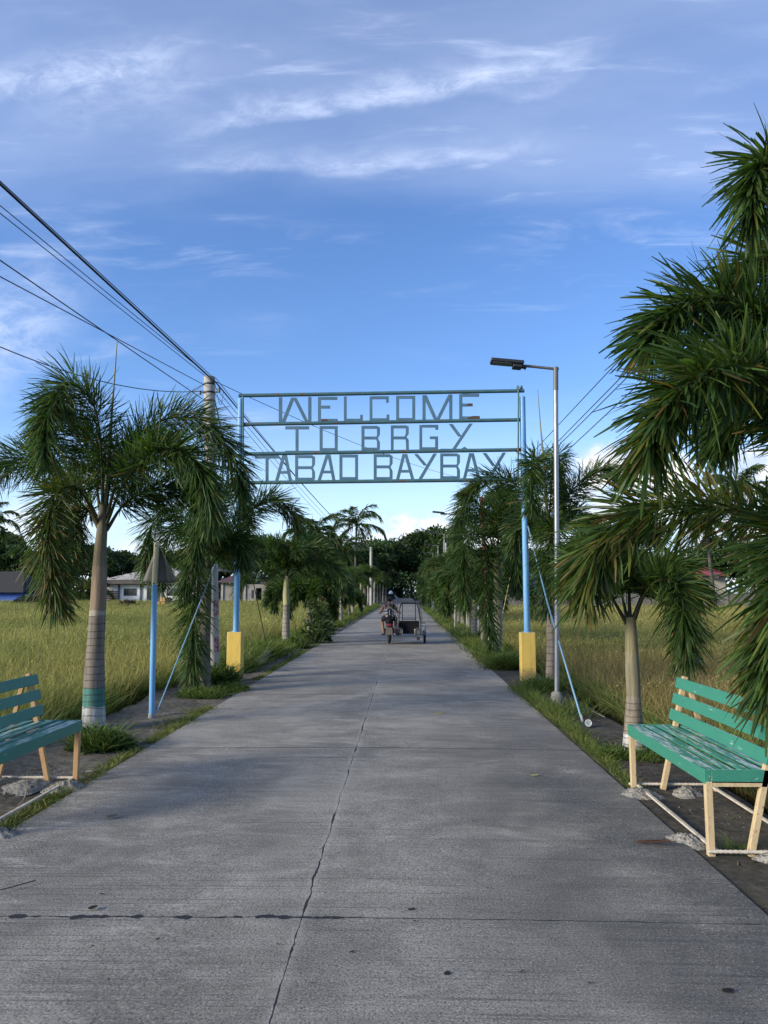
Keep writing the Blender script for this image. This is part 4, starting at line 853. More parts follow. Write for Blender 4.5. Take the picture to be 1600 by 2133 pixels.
# ------------------------------------------------------------------ benches
def bench(name, label, x0, y0, y1, sgn, teal, frame, bar_m):
    """x0: line of the front legs, sgn: direction away from the road"""
    t = thing(name, label, 'bench', (x0, (y0 + y1) / 2, 0)); L = (y1 - y0) / 2; H = .50
    P = lambda x, y, z: (sgn * x, y, z)
    for ys in (-1, 1):
        y = ys * (L - .02)
        m_ = MB(); m_.bar(P(.0, y, -.02), P(.0, y, H - .07), .042, .042); m_.build('leg', frame, t, bevel=.003)
        m_ = MB(); m_.bar(P(.24, y, -.02), P(.46, y, .90), .040, .040, (0, 1, 0)); m_.build('back_post', frame, t, bevel=.003)
        m_ = MB(); m_.bar(P(.475, y + .045 * ys * -1, .84), P(.66, y + .045 * ys * -1, -.02), .036, .036, (0, 1, 0)); m_.build('brace', frame, t, bevel=.003)
        m_ = MB(); m_.bar(P(-.02, y, H - .085), P(.44, y, H - .085), .04, .03); m_.build('seat_bearer', frame, t)
        tw = MB(); q = 46; pts = [Vector(P(-.03 + .70 * k / q, y + .03 * ys, .015)) for k in range(q + 1)]
        tw.tube(pts, [.0095 + .0035 * (k % 2) for k in range(q + 1)], 8); tw.build('ground_bar', bar_m, t)
    s_ = MB(); wS = .064
    for k in range(5): x = .02 + k * .094; s_.box((min(sgn * x, sgn * (x + wS)), -L + .012, H - .014), (max(sgn * x, sgn * (x + wS)), L - .012, H - .004 * (k % 2)))
    s_.build('seat', teal, t, bevel=.004)
    a_ = MB(); a_.box((min(sgn * -.028, sgn * .012), -L, H - .085), (max(sgn * -.028, sgn * .012), L, H + .004)); a_.build('seat_apron', teal, t, bevel=.004)
    for ys in (-1, 1):
        a_ = MB(); lo, hi = sorted((sgn * .0135, sgn * .50)); ya, yb = sorted((ys * L, ys * (L - .010))); a_.box((lo, ya, H - .080), (hi, yb, H + .003)); a_.build('end_board', teal, t, bevel=.003)
    for k, z in enumerate((.585, .715, .845)):
        xb = .24 + .22 * (z + .02) / .92 - .032; d = Vector((sgn * .232, 0, .97)).normalized(); nrm_ = Vector((sgn * -.97, 0, .232)).normalized()
        b_ = MB(); c = Vector(P(xb, 0, z)); e = L + .05; hh = .044; P8 = []
        for q_ in (-1, 1):
            for (yy_, tt) in ((-e, -1), (e, -1), (e, 1), (-e, 1)): P8.append(c + d * hh * q_ + nrm_ * .011 * tt * sgn + Vector((0, yy_, 0)))
        b_.hexa(P8); b_.build('back_slat', teal, t, bevel=.003)
    for x in (.0, .66):
        r_ = MB(); r_.bar(P(x + (.03 if x == 0 else -.03), -L, .016), P(x + (.03 if x == 0 else -.03), L, .016), .022, .014); r_.build('ground_bar', bar_m, t)
    r_ = MB(); r_.tube([P(.50, -L + .07, .52), P(.50, L - .07, .52)], .008, 8); r_.build('tie_rod', bar_m, t)
    return t
def tealmat(name, c1, c2, worn, th):
    m, nt, b = newmat(name); p = nt.n('ShaderNodeTexCoord').outputs['Object']
    n1 = nt.noise(nt.scaled(p, (3, 1, 3)), 3, 6, .6); n2 = nt.noise(nt.scaled(p, (14, 2.0, 14)), 2.2, 9, .72); n3 = nt.noise(nt.scaled(p, (40, 4, 40)), 2, 6, .7)
    c = nt.mix(n1, c1, c2); s = nt.n('ShaderNodeSeparateXYZ'); g_ = nt.n('ShaderNodeNewGeometry'); nt.t.links.new(g_.outputs['Normal'], s.inputs[0])
    upf = nt.ss(s.outputs[2], .6, .9)                                  # flat tops are worn by sitting
    k = nt.ss(nt.m('ADD', n2, nt.m('MULTIPLY', upf, .12)), th + .055, th + .11)
    c = nt.mix(nt.m('MULTIPLY', k, .85), c, worn); c = nt.mix(nt.m('MULTIPLY', nt.ss(n3, .6, .75), .35), c, tuple(x * .45 for x in c1))
    nt.put(b, 'Base Color', c); b.inputs['Roughness'].default_value = .42; nt.put(b, 'Normal', nt.bump(nt.m('ADD', n2, n3), .25, .006)); return m
M_teal = tealmat('worn_teal_paint', (.028, .175, .12), (.042, .22, .15), (.46, .50, .48), .565)
M_teal2 = tealmat('teal_blue_paint', (.020, .145, .108), (.026, .18, .135), (.34, .40, .40), .57)
M_beige = pm('beige_paint', (.52, .41, .24), .6, 0, (.45, .34, .19), 6, chip=.59, chipc=(.16, .085, .04), chip_s=26, bump=.25, stretch=(3, 3, 1))
M_beige2 = pm('rusty_beige_paint', (.42, .27, .125), .6, 0, (.36, .20, .085), 6, chip=.60, chipc=(.5, .45, .34), chip_s=20, bump=.25, stretch=(3, 3, 1))
M_wbar = pm('whitewashed_bar', (.55, .50, .42), .8, 0, (.42, .36, .28), 20, chip=.60, chipc=(.15, .08, .05), chip_s=30, bump=.4)
bn, bf = G(1483, 1778, 0), G(1322, 1640, 0)
bench('park_bench', 'worn green slatted bench with beige legs on the right verge under the palm', (bn.x + bf.x) / 2, bn.y, bf.y + .04, 1, M_teal, M_beige, M_wbar)
ln = G(157, 1626, 0); bench('park_bench', 'blue-green slatted bench with rusty beige legs on the left verge', ln.x, ln.y - 1.5, ln.y + .03, -1, M_teal2, M_beige2, M_wbar)
def lump(label, p, rx, ry, rz, seed):
    random.seed(seed); r = np.random.default_rng(seed); n, m = 40, 14; V = []; F = []; ph = r.uniform(0, 6, 6)
    for i in range(m + 1):
        u = i / m
        for j in range(n):
            a = 2 * math.pi * j / n; q = 1 + .16 * math.sin(2 * a + ph[0]) + .10 * math.sin(3 * a + ph[1]) + .05 * math.sin(7 * a + ph[2])
            z = rz * (1 - u ** 1.7) + (r.normal(0, .005) if 0 < i < m else 0) - .012 * u
            V.append((rx * q * u * math.cos(a), ry * q * u * math.sin(a), z))
    for i in range(m):
        for j in range(n): F.append([i * n + j, (i + 1) * n + j, (i + 1) * n + (j + 1) % n, i * n + (j + 1) % n])
    m_ = MB(); m_.add(V, F, True); return tag(m_.build('mortar_lump', M_conc, None, p), label, 'mortar lump', 'mortar lumps holding the benches')
lump('grey mortar lump under the near road-side corner of the right bench', G(1432, 1752, -.012), .13, .15, .045, 1)
lump('grey mortar lump at the far road-side leg of the right bench', G(1332, 1655, -.012), .16, .15, .05, 2)
lump('grey mortar lump behind the far leg of the right bench, under its seat', G(1432, 1652, -.012), .12, .14, .05, 3)
lump('grey mortar lump at the road-side leg of the left bench', G(138, 1640, -.012), .17, .15, .05, 4)
lump('rubbly mortar lump under the left bench seat', G(55, 1637, -.012), .22, .24, .04, 5)
lump('grey mortar lump at the lower left edge of the road', G(-4, 1738, -.012), .14, .13, .04, 6)
lump('mortar lump at the bottom of the near leaning leg of the right bench', G(1612, 1790, -.012), .12, .10, .04, 7)
#@@PART5
# ------------------------------------------------------------------ motor tricycle and rider
TP = G(810.5, 1342.5, 0); tri = thing('motor_tricycle', 'motor tricycle with open tube-framed sidecar driving away down the road', 'tricycle', TP)
M_tyre = pm('tyre_rubber', (.018, .018, .018), .85, 0, (.03, .03, .03), 30, bump=.3)
M_chrome = pm('dull_chrome', (.30, .29, .27), .35, .8, (.16, .15, .14), 6, bump=.05)
M_tube = pm('black_tube', (.022, .023, .026), .4, .2, (.04, .04, .045), 8, bump=0)
M_body = pm('dark_red_black_body', (.035, .03, .032), .35, 0, (.05, .04, .04), 5, bump=0)
M_flap = pm('brown_mudflap', (.115, .10, .085), .8, 0, (.08, .07, .06), 8, bump=.2)
M_seatv = pm('black_vinyl', (.008, .009, .012), .85, 0, (.014, .015, .018), 4, bump=.2, spec=.15)
M_steel = pm('painted_steel_grey', (.085, .085, .09), .5, .2, (.13, .13, .135), 5, chip=.66, chipc=(.12, .07, .045), chip_s=9, bump=.1)
M_red = pm('red_lens', (.30, .012, .02), .25, 0, (.22, .01, .015), 10, bump=0)
def wheel(c, r, wdt, spokes=14):
    m_ = MB(); V = []; F = []; ns, nr = 28, 8
    for i in range(ns):
        a = 2 * math.pi * i / ns
        for j in range(nr):
            b = 2 * math.pi * j / nr; rr = r - wdt * .55 + wdt * .55 * math.cos(b); V.append((c[0] + wdt * .5 * math.sin(b), c[1] + rr * math.cos(a), c[2] + rr * math.sin(a)))
    for i in range(ns):
        for j in range(nr): F.append([i * nr + j, ((i + 1) % ns) * nr + j, ((i + 1) % ns) * nr + (j + 1) % nr, i * nr + (j + 1) % nr])
    m_.add(V, F, True); t_ = m_.build('tyre', M_tyre, tri)
    k = MB(); rr = r - wdt * 1.0; k.tube([(c[0], c[1] + rr * math.cos(a), c[2] + rr * math.sin(a)) for a in np.linspace(0, 2 * math.pi, 29)], .012, 6, False)
    k.tube([(c[0] - wdt * .7, c[1], c[2]), (c[0] + wdt * .7, c[1], c[2])], .035, 10)
    for i in range(spokes): a = 2 * math.pi * i / spokes; k.tube([(c[0] + .02 * (-1) ** i, c[1], c[2]), (c[0], c[1] + rr * math.cos(a), c[2] + rr * math.sin(a))], .003, 4, False)
    k.build('rim', M_chrome, t_)
wheel((0, .28, .285), .285, .105); wheel((0, 1.52, .285), .285, .085); wheel((1.125, .62, .27), .27, .075)
m_ = MB(); V = []                                      # rear mudguard: arched sheet with a hanging flap
pr = [(.02, .50), (.05, .58), (.14, .62), (.30, .64), (.45, .62)]
for y, z in pr:
    for x, dz in ((-.10, -.05), (-.075, 0), (.075, 0), (.10, -.05)): V.append((x, y, z + dz))
m_.add(V, [[i * 4 + j, i * 4 + j + 1, i * 4 + j + 5, i * 4 + j + 4] for i in range(4) for j in range(3)], True); m_.build('mudguard', M_body, tri)
m_ = MB(); m_.hexa([(-.115, -.03, .30), (.115, -.03, .30), (.115, -.022, .30), (-.115, -.022, .30), (-.09, .02, .52), (.09, .02, .52), (.09, .03, .52), (-.09, .03, .52)]); m_.build('mudflap', M_flap, tri, bevel=.004)
m_ = MB(); m_.ell((0, .12, .70), (.125, .22, .10), 16, 8); m_.tube(spline([(0, .2, .72), (0, .5, .74), (0, .8, .78)], 8), [.10, .11, .11, .11, .10, .10, .09, .07], 14); m_.build('seat', M_seatv, tri)
m_ = MB(); m_.tube(spline([(-.12, .3, .66), (-.10, .05, .70), (0, -.06, .72), (.10, .05, .70), (.12, .3, .66)], 20), .012, 8); m_.build('grab_rail', M_chrome, tri)
m_ = MB(); m_.box((-.065, -.045, .575), (.065, .03, .67)); m_.build('tail_light', M_red, tri, bevel=.012)
m_ = MB(); m_.ell((0, .95, .80), (.14, .26, .11), 16, 8); m_.build('fuel_tank', pm('tank_red', (.10, .02, .02), .3, 0, (.07, .015, .015), 4, bump=0), tri)
m_ = MB(); m_.box((-.12, .62, .28), (.12, 1.05, .58)); m_.ell((.15, .8, .36), (.06, .12, .11), 10, 6); m_.ell((-.15, .8, .36), (.06, .12, .11), 10, 6); m_.build('engine', M_steel, tri, bevel=.03)
m_ = MB(); m_.tube(spline([(.12, .9, .3), (.16, .4, .27), (.17, .0, .30), (.18, -.12, .33)], 12), [.02, .025, .04, .045, .045, .045, .045, .045, .045, .045, .04, .035], 10); m_.build('exhaust_pipe', M_chrome, tri)
m_ = MB()
for sx_ in (-1, 1): m_.tube([(sx_ * .09, 1.52, .285), (sx_ * .09, 1.36, .75), (sx_ * .08, 1.24, 1.0)], .02, 8)
m_.tube([(0, .28, .3), (0, .6, .55), (0, 1.2, .85)], .025, 8); m_.tube([(-.14, .28, .285), (-.13, .75, .4)], .02, 8); m_.tube([(.14, .28, .285), (.13, .75, .4)], .02, 8); m_.build('motorcycle_frame', M_tube, tri)
m_ = MB(); m_.tube(spline([(-.36, 1.0, .93), (-.2, 1.08, 1.0), (0, 1.2, 1.0), (.2, 1.08, 1.0), (.36, 1.0, .95)], 20), .014, 8); m_.build('handlebar', M_chrome, tri)
for s_ in (-1, 1): m_ = MB(); m_.tube([(s_ * .36, 1.0, .94), (s_ * .28, 1.03, .97)], .02, 8); m_.build('grip', M_tyre, tri)
m_ = MB(); m_.tube([(-.22, .66, .27), (.22, .66, .27)], .013, 8); m_.tube([(-.26, .52, .29), (-.16, .52, .29)], .016, 8); m_.build('foot_peg', M_tube, tri)
m_ = MB(); m_.box((-.27, 1.0, 1.535), (.17, 1.5, 1.57)); m_.build('front_canopy', M_tube, tri, bevel=.006)
m_ = MB(); m_.tube([(-.2, 1.45, 1.55), (-.1, 1.35, .95)], .011, 6); m_.tube([(.12, 1.45, 1.55), (.1, 1.35, .95)], .011, 6); m_.build('canopy_stay', M_tube, tri)
m_ = MB(); m_.hexa([(.10, 1.2, 1.55), (.16, 1.2, 1.55), (.16, 1.3, 1.55), (.10, 1.3, 1.55), (.12, 1.2, 1.56), (.17, 1.2, 1.56), (.36, .55, 1.345), (.26, .55, 1.345)]); m_.build('brace_plate', M_steel, tri)
m_ = MB(); m_.lathe([(.062, 0), (.07, .03), (.055, .075), (.02, .10), (.008, .115)], 12, (.035, 1.15, 1.566)); m_.build('white_roof_piece', pm('white_plastic', (.75, .76, .78), .4, 0, (.66, .67, .7), 8, bump=0), tri)  # small rounded white piece on top of the canopy, not identified as any fitting
# sidecar
T_ = lambda *p, r=.016, n=18: (lambda m: m.tube(spline(p, n), r, 8))(m_)
m_ = MB(); T_((.29, .15, .27), (.30, .15, .6), (.32, .17, 1.0), (.36, .2, 1.2), (.42, .22, 1.265), (.63, .22, 1.275), (.84, .22, 1.265), (.90, .2, 1.2), (.95, .17, .95), (.99, .15, .6), (1.0, .15, .27), r=.020, n=46); m_.build('rear_hoop', M_tube, tri)
m_ = MB()
for x in (.415, .845): T_((x, 1.25, .28), (x, 1.25, .8), (x * .98 + .01, 1.2, 1.3), r=.013)
m_.tube([(.415, 1.25, .74), (.845, 1.25, .74)], .012, 8); m_.build('front_hoop', M_tube, tri)
m_ = MB(); m_.box((.10, .10, 1.315), (.98, 1.3, 1.335)); m_.box((.10, .09, 1.30), (.98, .10, 1.342)); m_.build('roof', M_steel, tri, bevel=.004)
for xa, xb in ((.20, .26), ):
    m_ = MB(); m_.tube([(xa, .3, .45), (xa, .3, 1.31)], .010, 6); m_.tube([(xb, .3, .45), (xb, .3, 1.31)], .010, 6)
    for k in range(9): z = .52 + k * .09; m_.tube([(xa, .3, z), (xb, .3, z)], .007, 6, False)
    m_.build('ladder_frame', M_chrome, tri)
m_ = MB(); m_.tube([(.94, .3, 1.31), (.98, .3, .9), (1.03, .3, .66)], .009, 6); m_.tube([(.98, .3, 1.31), (1.02, .3, .9), (1.07, .3, .66)], .009, 6)
for k in range(3): z = .8 + k * .16; m_.tube([(.99, .3, z), (1.03, .3, z)], .006, 6, False)
m_.tube([(1.0, .2, .64), (1.14, .2, .64)], .009, 6); m_.tube([(1.0, .5, .66), (1.14, .5, .68), (1.14, .2, .64)], .009, 6); m_.tube([(1.0, .2, .58), (1.06, .2, .58)], .008, 6); m_.build('side_rack', M_tube, tri)
m_ = MB(); m_.box((.305, .30, .31), (.945, .34, .72)); m_.box((.31, .34, .42), (.94, .75, .48)); m_.build('sidecar_seat', M_seatv, tri, bevel=.02)
for x0, x1 in ((.22, .42), (.80, .99)):
    m_ = MB(); m_.box((x0, .16, .29), (x1, .30, .47)); m_.build('side_box', M_steel, tri, bevel=.03)
    m_ = MB(); s_ = 1 if x0 < .5 else -1; a_, b_ = (x0 - .02, x1) if s_ > 0 else (x1 + .02, x0)
    T_((a_, .13, .485), ((a_ + b_) / 2, .13, .50), (b_ - .03 * s_, .13, .48), (b_, .13, .43), (b_, .13, .27), r=.012); m_.build('bumper_tube', M_chrome, tri)
m_ = MB(); m_.box((.25, .08, .225), (.98, 1.3, .255)); m_.build('floor', M_steel, tri); m_ = MB(); m_.tube([(.24, .07, .245), (.99, .07, .245)], .018, 8); m_.tube([(.14, .3, .3), (.3, .3, .27)], .016, 8); m_.tube([(.98, .62, .27), (1.13, .62, .27)], .016, 8); m_.build('step_bar', M_chrome, tri)
m_ = MB(); m_.hexa([(1.055, .28, .27), (1.175, .28, .27), (1.175, .96, .27), (1.055, .96, .27), (1.06, .38, .55), (1.165, .38, .55), (1.165, .86, .55), (1.06, .86, .55)]); m_.build('fender', pm('blue_grey_fender', (.10, .13, .17), .4, .2, (.14, .17, .2), 5, bump=0), tri, bevel=.02)
m_ = MB(); m_.box((.865, .1, .13), (.96, .2, .225)); m_.build('step_bracket', M_tube, tri)

def skin_body(name, verts, edges, mat, parent, root=0, sub=2):
    me = bpy.data.meshes.new(name); me.from_pydata([v[:3] for v in verts], edges, []); me.materials.append(mat)
    o = bpy.data.objects.new(name, me); COL.objects.link(o); o.parent = parent
    sk = o.modifiers.new('skin', 'SKIN'); sk.use_smooth_shade = True
    for i, v in enumerate(verts):
        d = me.skin_vertices[0].data[i]; rr = v[3]; d.radius = (rr, v[4] if len(v) > 4 else rr); d.use_root = (i == root)
    sb = o.modifiers.new('sub', 'SUBSURF'); sb.levels = sub; sb.render_levels = sub
    return o
M_skin = pm('brown_skin', (.36, .18, .11), .5, 0, (.31, .15, .09), 6, bump=.05)
M_hair = pm('black_hair', (.010, .009, .008), .6, 0, (.018, .016, .014), 40, bump=.4)
M_shirt = pm('grey_tank_top', (.22, .24, .25), .85, 0, (.32, .33, .33), 9, bump=.2)
M_short = pm('black_shorts', (.018, .018, .022), .85, 0, (.03, .03, .035), 9, bump=.2)
rider = thing('person', 'person in a sleeveless top and dark shorts riding the tricycle, seen from behind', 'person', TP)
bv = [(0, .38, .86, .13, .10), (0, .44, 1.0, .125, .09), (0, .50, 1.14, .145, .095), (0, .53, 1.245, .06), (0, .55, 1.30, .052), (0, .57, 1.365, .078, .088), (0, .575, 1.42, .07, .08)]
be = [(0, 1), (1, 2), (2, 3), (3, 4), (4, 5), (5, 6)]
def limb(start, pts):
    i = start
    for p in pts: bv.append(p); be.append((i, len(bv) - 1)); i = len(bv) - 1
    return i
for s_, el, hd_ in ((-1, (-.245, .70, 1.045), (-.325, .97, .945)), (1, (.235, .70, 1.03), (.325, .97, .955))):
    wr = tuple(h * .86 + e * .14 for h, e in zip(hd_, el))
    k = limb(2, [(s_ * .165, .51, 1.195, .058), (s_ * .19, .57, 1.14, .048), (*el, .038), (*wr, .026), (*hd_, .028, .02)])
    for f_ in range(4): limb(k, [(hd_[0] - s_ * (.03 - .02 * f_), hd_[1] + .05, hd_[2] + .012, .009), (hd_[0] - s_ * (.03 - .02 * f_), hd_[1] + .072, hd_[2] - .018, .008)])
    limb(k, [(hd_[0] - s_ * .045, hd_[1] + .015, hd_[2] - .012, .010), (hd_[0] - s_ * .05, hd_[1] + .045, hd_[2] - .03, .008)])
for s_, kn, an in ((-1, (-.245, .80, .70), (-.185, .60, .34)), (1, (.20, .82, .72), (.19, .62, .34))):
    limb(0, [(s_ * .10, .44, .84, .088), (s_ * .17, .60, .78, .075), (*kn, .056), (kn[0] * .55 + an[0] * .45, kn[1] * .55 + an[1] * .45 - .02, kn[2] * .55 + an[2] * .45, .05), (*an, .032), (an[0], an[1] + .04, an[2] - .06, .035), (an[0] + s_ * .02, an[1] + .15, an[2] - .065, .028)])
skin_body('body', bv, be, M_skin, rider)
skin_body('tank_top', [(0, .375, .86, .145, .115), (0, .44, 1.0, .140, .105), (0, .50, 1.14, .155, .108), (0, .515, 1.215, .10, .075)], [(0, 1), (1, 2), (2, 3)], M_shirt, rider)
skin_body('shorts', [(0, .38, .83, .13, .115), (-.105, .45, .835, .105), (-.185, .63, .775, .09), (-.215, .71, .74, .085), (.105, .45, .835, .105), (.175, .63, .775, .09), (.19, .71, .745, .085)], [(0, 1), (1, 2), (2, 3), (0, 4), (4, 5), (5, 6)], M_short, rider)
m_ = MB(); m_.ell((0, .555, 1.40), (.088, .098, .085), 18, 12, .02); m_.build('hair', M_hair, rider)
for s_ in (-1, 1): m_ = MB(); m_.ell((s_ * .088, .58, 1.365), (.012, .022, .032), 8, 6); m_.build('ear', M_skin, rider)
m_ = MB(); m_.ell((0, .665, 1.36), (.014, .02, .024), 8, 6); m_.build('nose', M_skin, rider)
for s_ in (-1, 1): m_ = MB(); m_.box((s_ * .19 - .045, .52, .255), (s_ * .19 + .045, .79, .272)); m_.build('slipper', M_tyre, rider, bevel=.008)
M_zeb, nt_, b_ = newmat('striped_cloth'); tc_ = nt_.n('ShaderNodeTexCoord').outputs['Object']; s_ = nt_.n('ShaderNodeSeparateXYZ'); nt_.t.links.new(tc_, s_.inputs[0])
ww = nt_.m('ADD', nt_.m('MULTIPLY', nt_.m('ABSOLUTE', s_.outputs[0]), 38), nt_.m('ADD', nt_.m('MULTIPLY', s_.outputs[2], 62), nt_.m('MULTIPLY', nt_.noise(tc_, 9, 3), 9)))
st = nt_.ss(nt_.m('SINE', ww), -.2, .2); inner = nt_.m('MULTIPLY', nt_.m('SUBTRACT', 1.0, nt_.ss(nt_.m('ABSOLUTE', s_.outputs[0]), .055, .09)), nt_.m('SUBTRACT', 1.0, nt_.ss(s_.outputs[2], .08, .16)))
cz = nt_.mix(st, (.02, .02, .025), (.62, .62, .60)); cz = nt_.mix(nt_.m('MULTIPLY', nt_.ss(s_.outputs[2], .08, .15), .8), cz, nt_.mix(st, (.10, .07, .03), (.40, .30, .14))); cz = nt_.mix(inner, cz, (.018, .018, .028))
nt_.put(b_, 'Base Color', cz); b_.inputs['Roughness'].default_value = .8
bp = thing('backpack', 'black and white striped backpack worn by the tricycle rider', 'backpack', TP + Vector((.015, .30, .98)))
m_ = MB(); m_.ell((0, 0, 0), (.15, .10, .235), 20, 14); m_.build('bag', M_zeb, bp)
m_ = MB(); m_.tube(spline([(.01, -.10, .08), (-.012, -.112, .0), (.012, -.108, -.08)], 8), .010, 6); m_.build('white_emblem', pm('white_print', (.7, .7, .7), .7), bp)
for s_ in (-1, 1): m_ = MB(); m_.tube(spline([(s_ * .10, .06, .15), (s_ * .13, .16, .255), (s_ * .135, .27, .22), (s_ * .15, .31, .08)], 12), .016, 8); m_.build('strap', M_seatv, bp)
m_ = MB(); m_.tube(spline([(-.06, .02, .22), (0, -.04, .26), (.06, .02, .22)], 8), .012, 6); m_.build('top_handle', M_seatv, bp)

# ------------------------------------------------------------------ houses beyond the fields
M_white = pm('white_stucco', (.90, .88, .82), .85, 0, (.80, .78, .73), 1.2, chip=.64, chipc=(.36, .35, .32), chip_s=2.2, bump=.2, stretch=(1, 1, .35))
M_roofw = pm('mottled_iron_roof', (.42, .39, .34), .8, 0, (.28, .26, .22), .8, chip=.52, chipc=(.07, .06, .05), chip_s=1.6, bump=.2)
M_eave = pm('dark_eave', (.06, .055, .05), .8, 0, (.09, .08, .07), 1.5, bump=.1)
M_pil = pm('stained_pilaster', (.20, .19, .165), .9, 0, (.12, .11, .10), 1.5, bump=.2)
M_win = pm('dark_window_glass', (.02, .026, .028), .15, 0, (.05, .06, .06), 1.0, bump=0)
M_frame = pm('window_frame', (.05, .05, .05), .5, 0, (.07, .07, .07), 4, bump=0)
M_block = pm('bare_blockwork', (.27, .255, .225), .95, 0, (.18, .17, .15), .9, chip=.60, chipc=(.09, .085, .075), chip_s=2.0, bump=.3)
M_wood = pm('brown_slats', (.17, .10, .075), .8, 0, (.12, .07, .05), 3, bump=.2)
def X_(px, Y): return D(px, 1235, Y).x
def Z_(py, Y): return 1.6 + (1235 - py) / FPX * Y
HY = 87.0
h = thing('white_house', 'low white house with grey stained hip roof and two dark windows behind the left field', 'house', (X_(312, HY), HY, 0)); ho = Vector(h.location)
xa, xb = X_(222, HY) - ho.x, X_(410, HY) - ho.x; ze = Z_(1217, HY)
m_ = MB(); m_.box((xa, 0, -.4), (xb, 8, ze)); m_.build('wall', M_white, h)
def hip(m_, x0, x1, y0, y1, z0, z1, inset):
    P = [(x0, y0, z0), (x1, y0, z0), (x1, y1, z0), (x0, y1, z0), (x0 + inset, (y0 + y1) / 2, z1), (x1 - inset, (y0 + y1) / 2, z1)]
    return m_.add(P, [[0, 1, 5, 4], [1, 2, 5], [2, 3, 4, 5], [3, 0, 4], [3, 2, 1, 0]])
m_ = MB(); hip(m_, xa - .4, xb + .4, -.9, 8.9, Z_(1208, HY), Z_(1181, HY + 4), 5.0); rf = m_.build('roof', M_roofw, h)
m_ = MB(); m_.box((xa - .38, -.86, Z_(1216.5, HY)), (xb + .38, 8.6, Z_(1208.2, HY))); m_.build('eave', M_eave, h)
m_ = MB(); hip(m_, X_(358, HY) - ho.x, xb + 1.5, 5.5, 13, Z_(1187, HY), Z_(1172, HY), 2); m_.build('roof', M_eave, h)
for px in (248, 294, 338, 385): m_ = MB(); x = X_(px, HY) - ho.x; m_.box((x - .12, -.10, -.4), (x + .12, -.001, ze - .02)); m_.build('pilaster', M_pil, h)
def window(par, px0, px1, py0, py1, Y, org, mull=1, yo=-.05):
    x0, x1 = X_(px0, Y) - org.x, X_(px1, Y) - org.x; z0, z1 = Z_(py1, Y), Z_(py0, Y); m_ = MB(); f_ = .09
    m_.box((x0, yo - .02, z0), (x1, yo, z0 + f_)); m_.box((x0, yo - .02, z1 - f_), (x1, yo, z1)); m_.box((x0, yo - .02, z0 + f_), (x0 + f_, yo, z1 - f_)); m_.box((x1 - f_, yo - .02, z0 + f_), (x1, yo, z1 - f_))
    for k in range(mull): xm = x0 + (x1 - x0) * (k + 1) / (mull + 1); m_.box((xm - .05, yo - .02, z0 + f_), (xm + .05, yo, z1 - f_))
    wn = m_.build('window', M_frame, par); m_ = MB(); m_.box((x0 + .03, yo - .008, z0 + .03), (x1 - .03, yo + .03, z1 - .03)); m_.build('pane', M_win, wn)
window(h, 258, 284, 1225.5, 1240.5, HY, ho); window(h, 348, 375, 1225, 1240.5, HY, ho)
m_ = MB(); x0, x1 = X_(308, HY) - ho.x, X_(330, HY) - ho.x; m_.box((x0, -.06, -.3), (x1, -.003, Z_(1225, HY))); dr_ = m_.build('door', M_win, h); m_ = MB(); m_.box((x0 - .1, -.07, -.3), (x0, -.003, Z_(1224.5, HY))); m_.box((x1, -.07, -.3), (x1 + .1, -.003, Z_(1224.5, HY))); m_.build('door_frame', M_frame, dr_)
m_ = MB(); x0, x1 = X_(222, HY) - ho.x, X_(245.5, HY) - ho.x
for k in range(9): z = .1 + k * .2; m_.box((x0, -.07, z), (x1, -.02, z + .11))
m_.box((x0, -.09, -.3), (x0 + .08, -.072, 1.95)); m_.box(((x0 + x1) / 2, -.09, -.3), ((x0 + x1) / 2 + .08, -.072, 1.95)); m_.build('slat_shutter', M_wood, h)
m_ = MB(); m_.tube([(X_(346, HY) - ho.x, -1.6, 0), (X_(347, HY) - ho.x, -1.6, Z_(1218, HY))], .06, 8); tag(m_.build('wooden_stake', M_bark, None, (ho.x, ho.y, -.2)), 'thin wooden stake standing in front of the white house', 'stake')

BY = 80.0; hb_ = thing('blue_hut', 'hut with bright blue wall and dark thatched roof at the left edge of the field', 'hut', (X_(5, BY), BY, 0)); o_ = Vector(hb_.location)
m_ = MB(); m_.box((X_(-60, BY) - o_.x, 0, -.4), (X_(49, BY) - o_.x, 6, Z_(1233, BY) + .05)); m_.build('wall', pm('bright_blue_paint', (.025, .10, .42), .7, 0, (.02, .08, .34), 2), hb_)
m_ = MB(); hip(m_, X_(-70, BY) - o_.x, X_(55, BY) - o_.x, -.7, 6.7, Z_(1234, BY), Z_(1190, BY + 3), 1.9); m_.build('roof', pm('dark_thatch', (.032, .030, .030), .95, 0, (.02, .019, .019), 2, chip=.72, chipc=(.3, .3, .32), chip_s=1.4, bump=.6, bs=10, stretch=(3, 3, 1)), hb_)
GY = 84.0; hg = thing('block_house', 'unplastered grey block house with red-brown roof behind the left arch post', 'house', (X_(500, GY), GY, 0)); o_ = Vector(hg.location)
m_ = MB(); zt = Z_(1217, GY); L_ = lambda px: X_(px, GY) - o_.x
m_.box((L_(462), 0, -.4), (L_(533), 6, zt)); m_.box((L_(545), 0, -.4), (L_(558), 6, zt)); m_.box((L_(533), 0, Z_(1225, GY)), (L_(545), 6, zt)); m_.build('wall', M_block, hg)
for px in (463, 510, 557): m_ = MB(); m_.box((L_(px) - .12, -.12, -.4), (L_(px) + .12, -.001, zt + .05)); m_.build('column', pm('grey_column', (.36, .34, .30), .9, 0, (.25, .24, .21), 2), hg)
m_ = MB(); m_.box((L_(524), -.03, Z_(1246, GY)), (L_(528.5), -.002, Z_(1229, GY))); m_.build('window', M_win, hg)
m_ = MB(); m_.box((L_(534), 2, -.4), (L_(544), 2.1, 2)); m_.build('doorway', M_eave, hg)
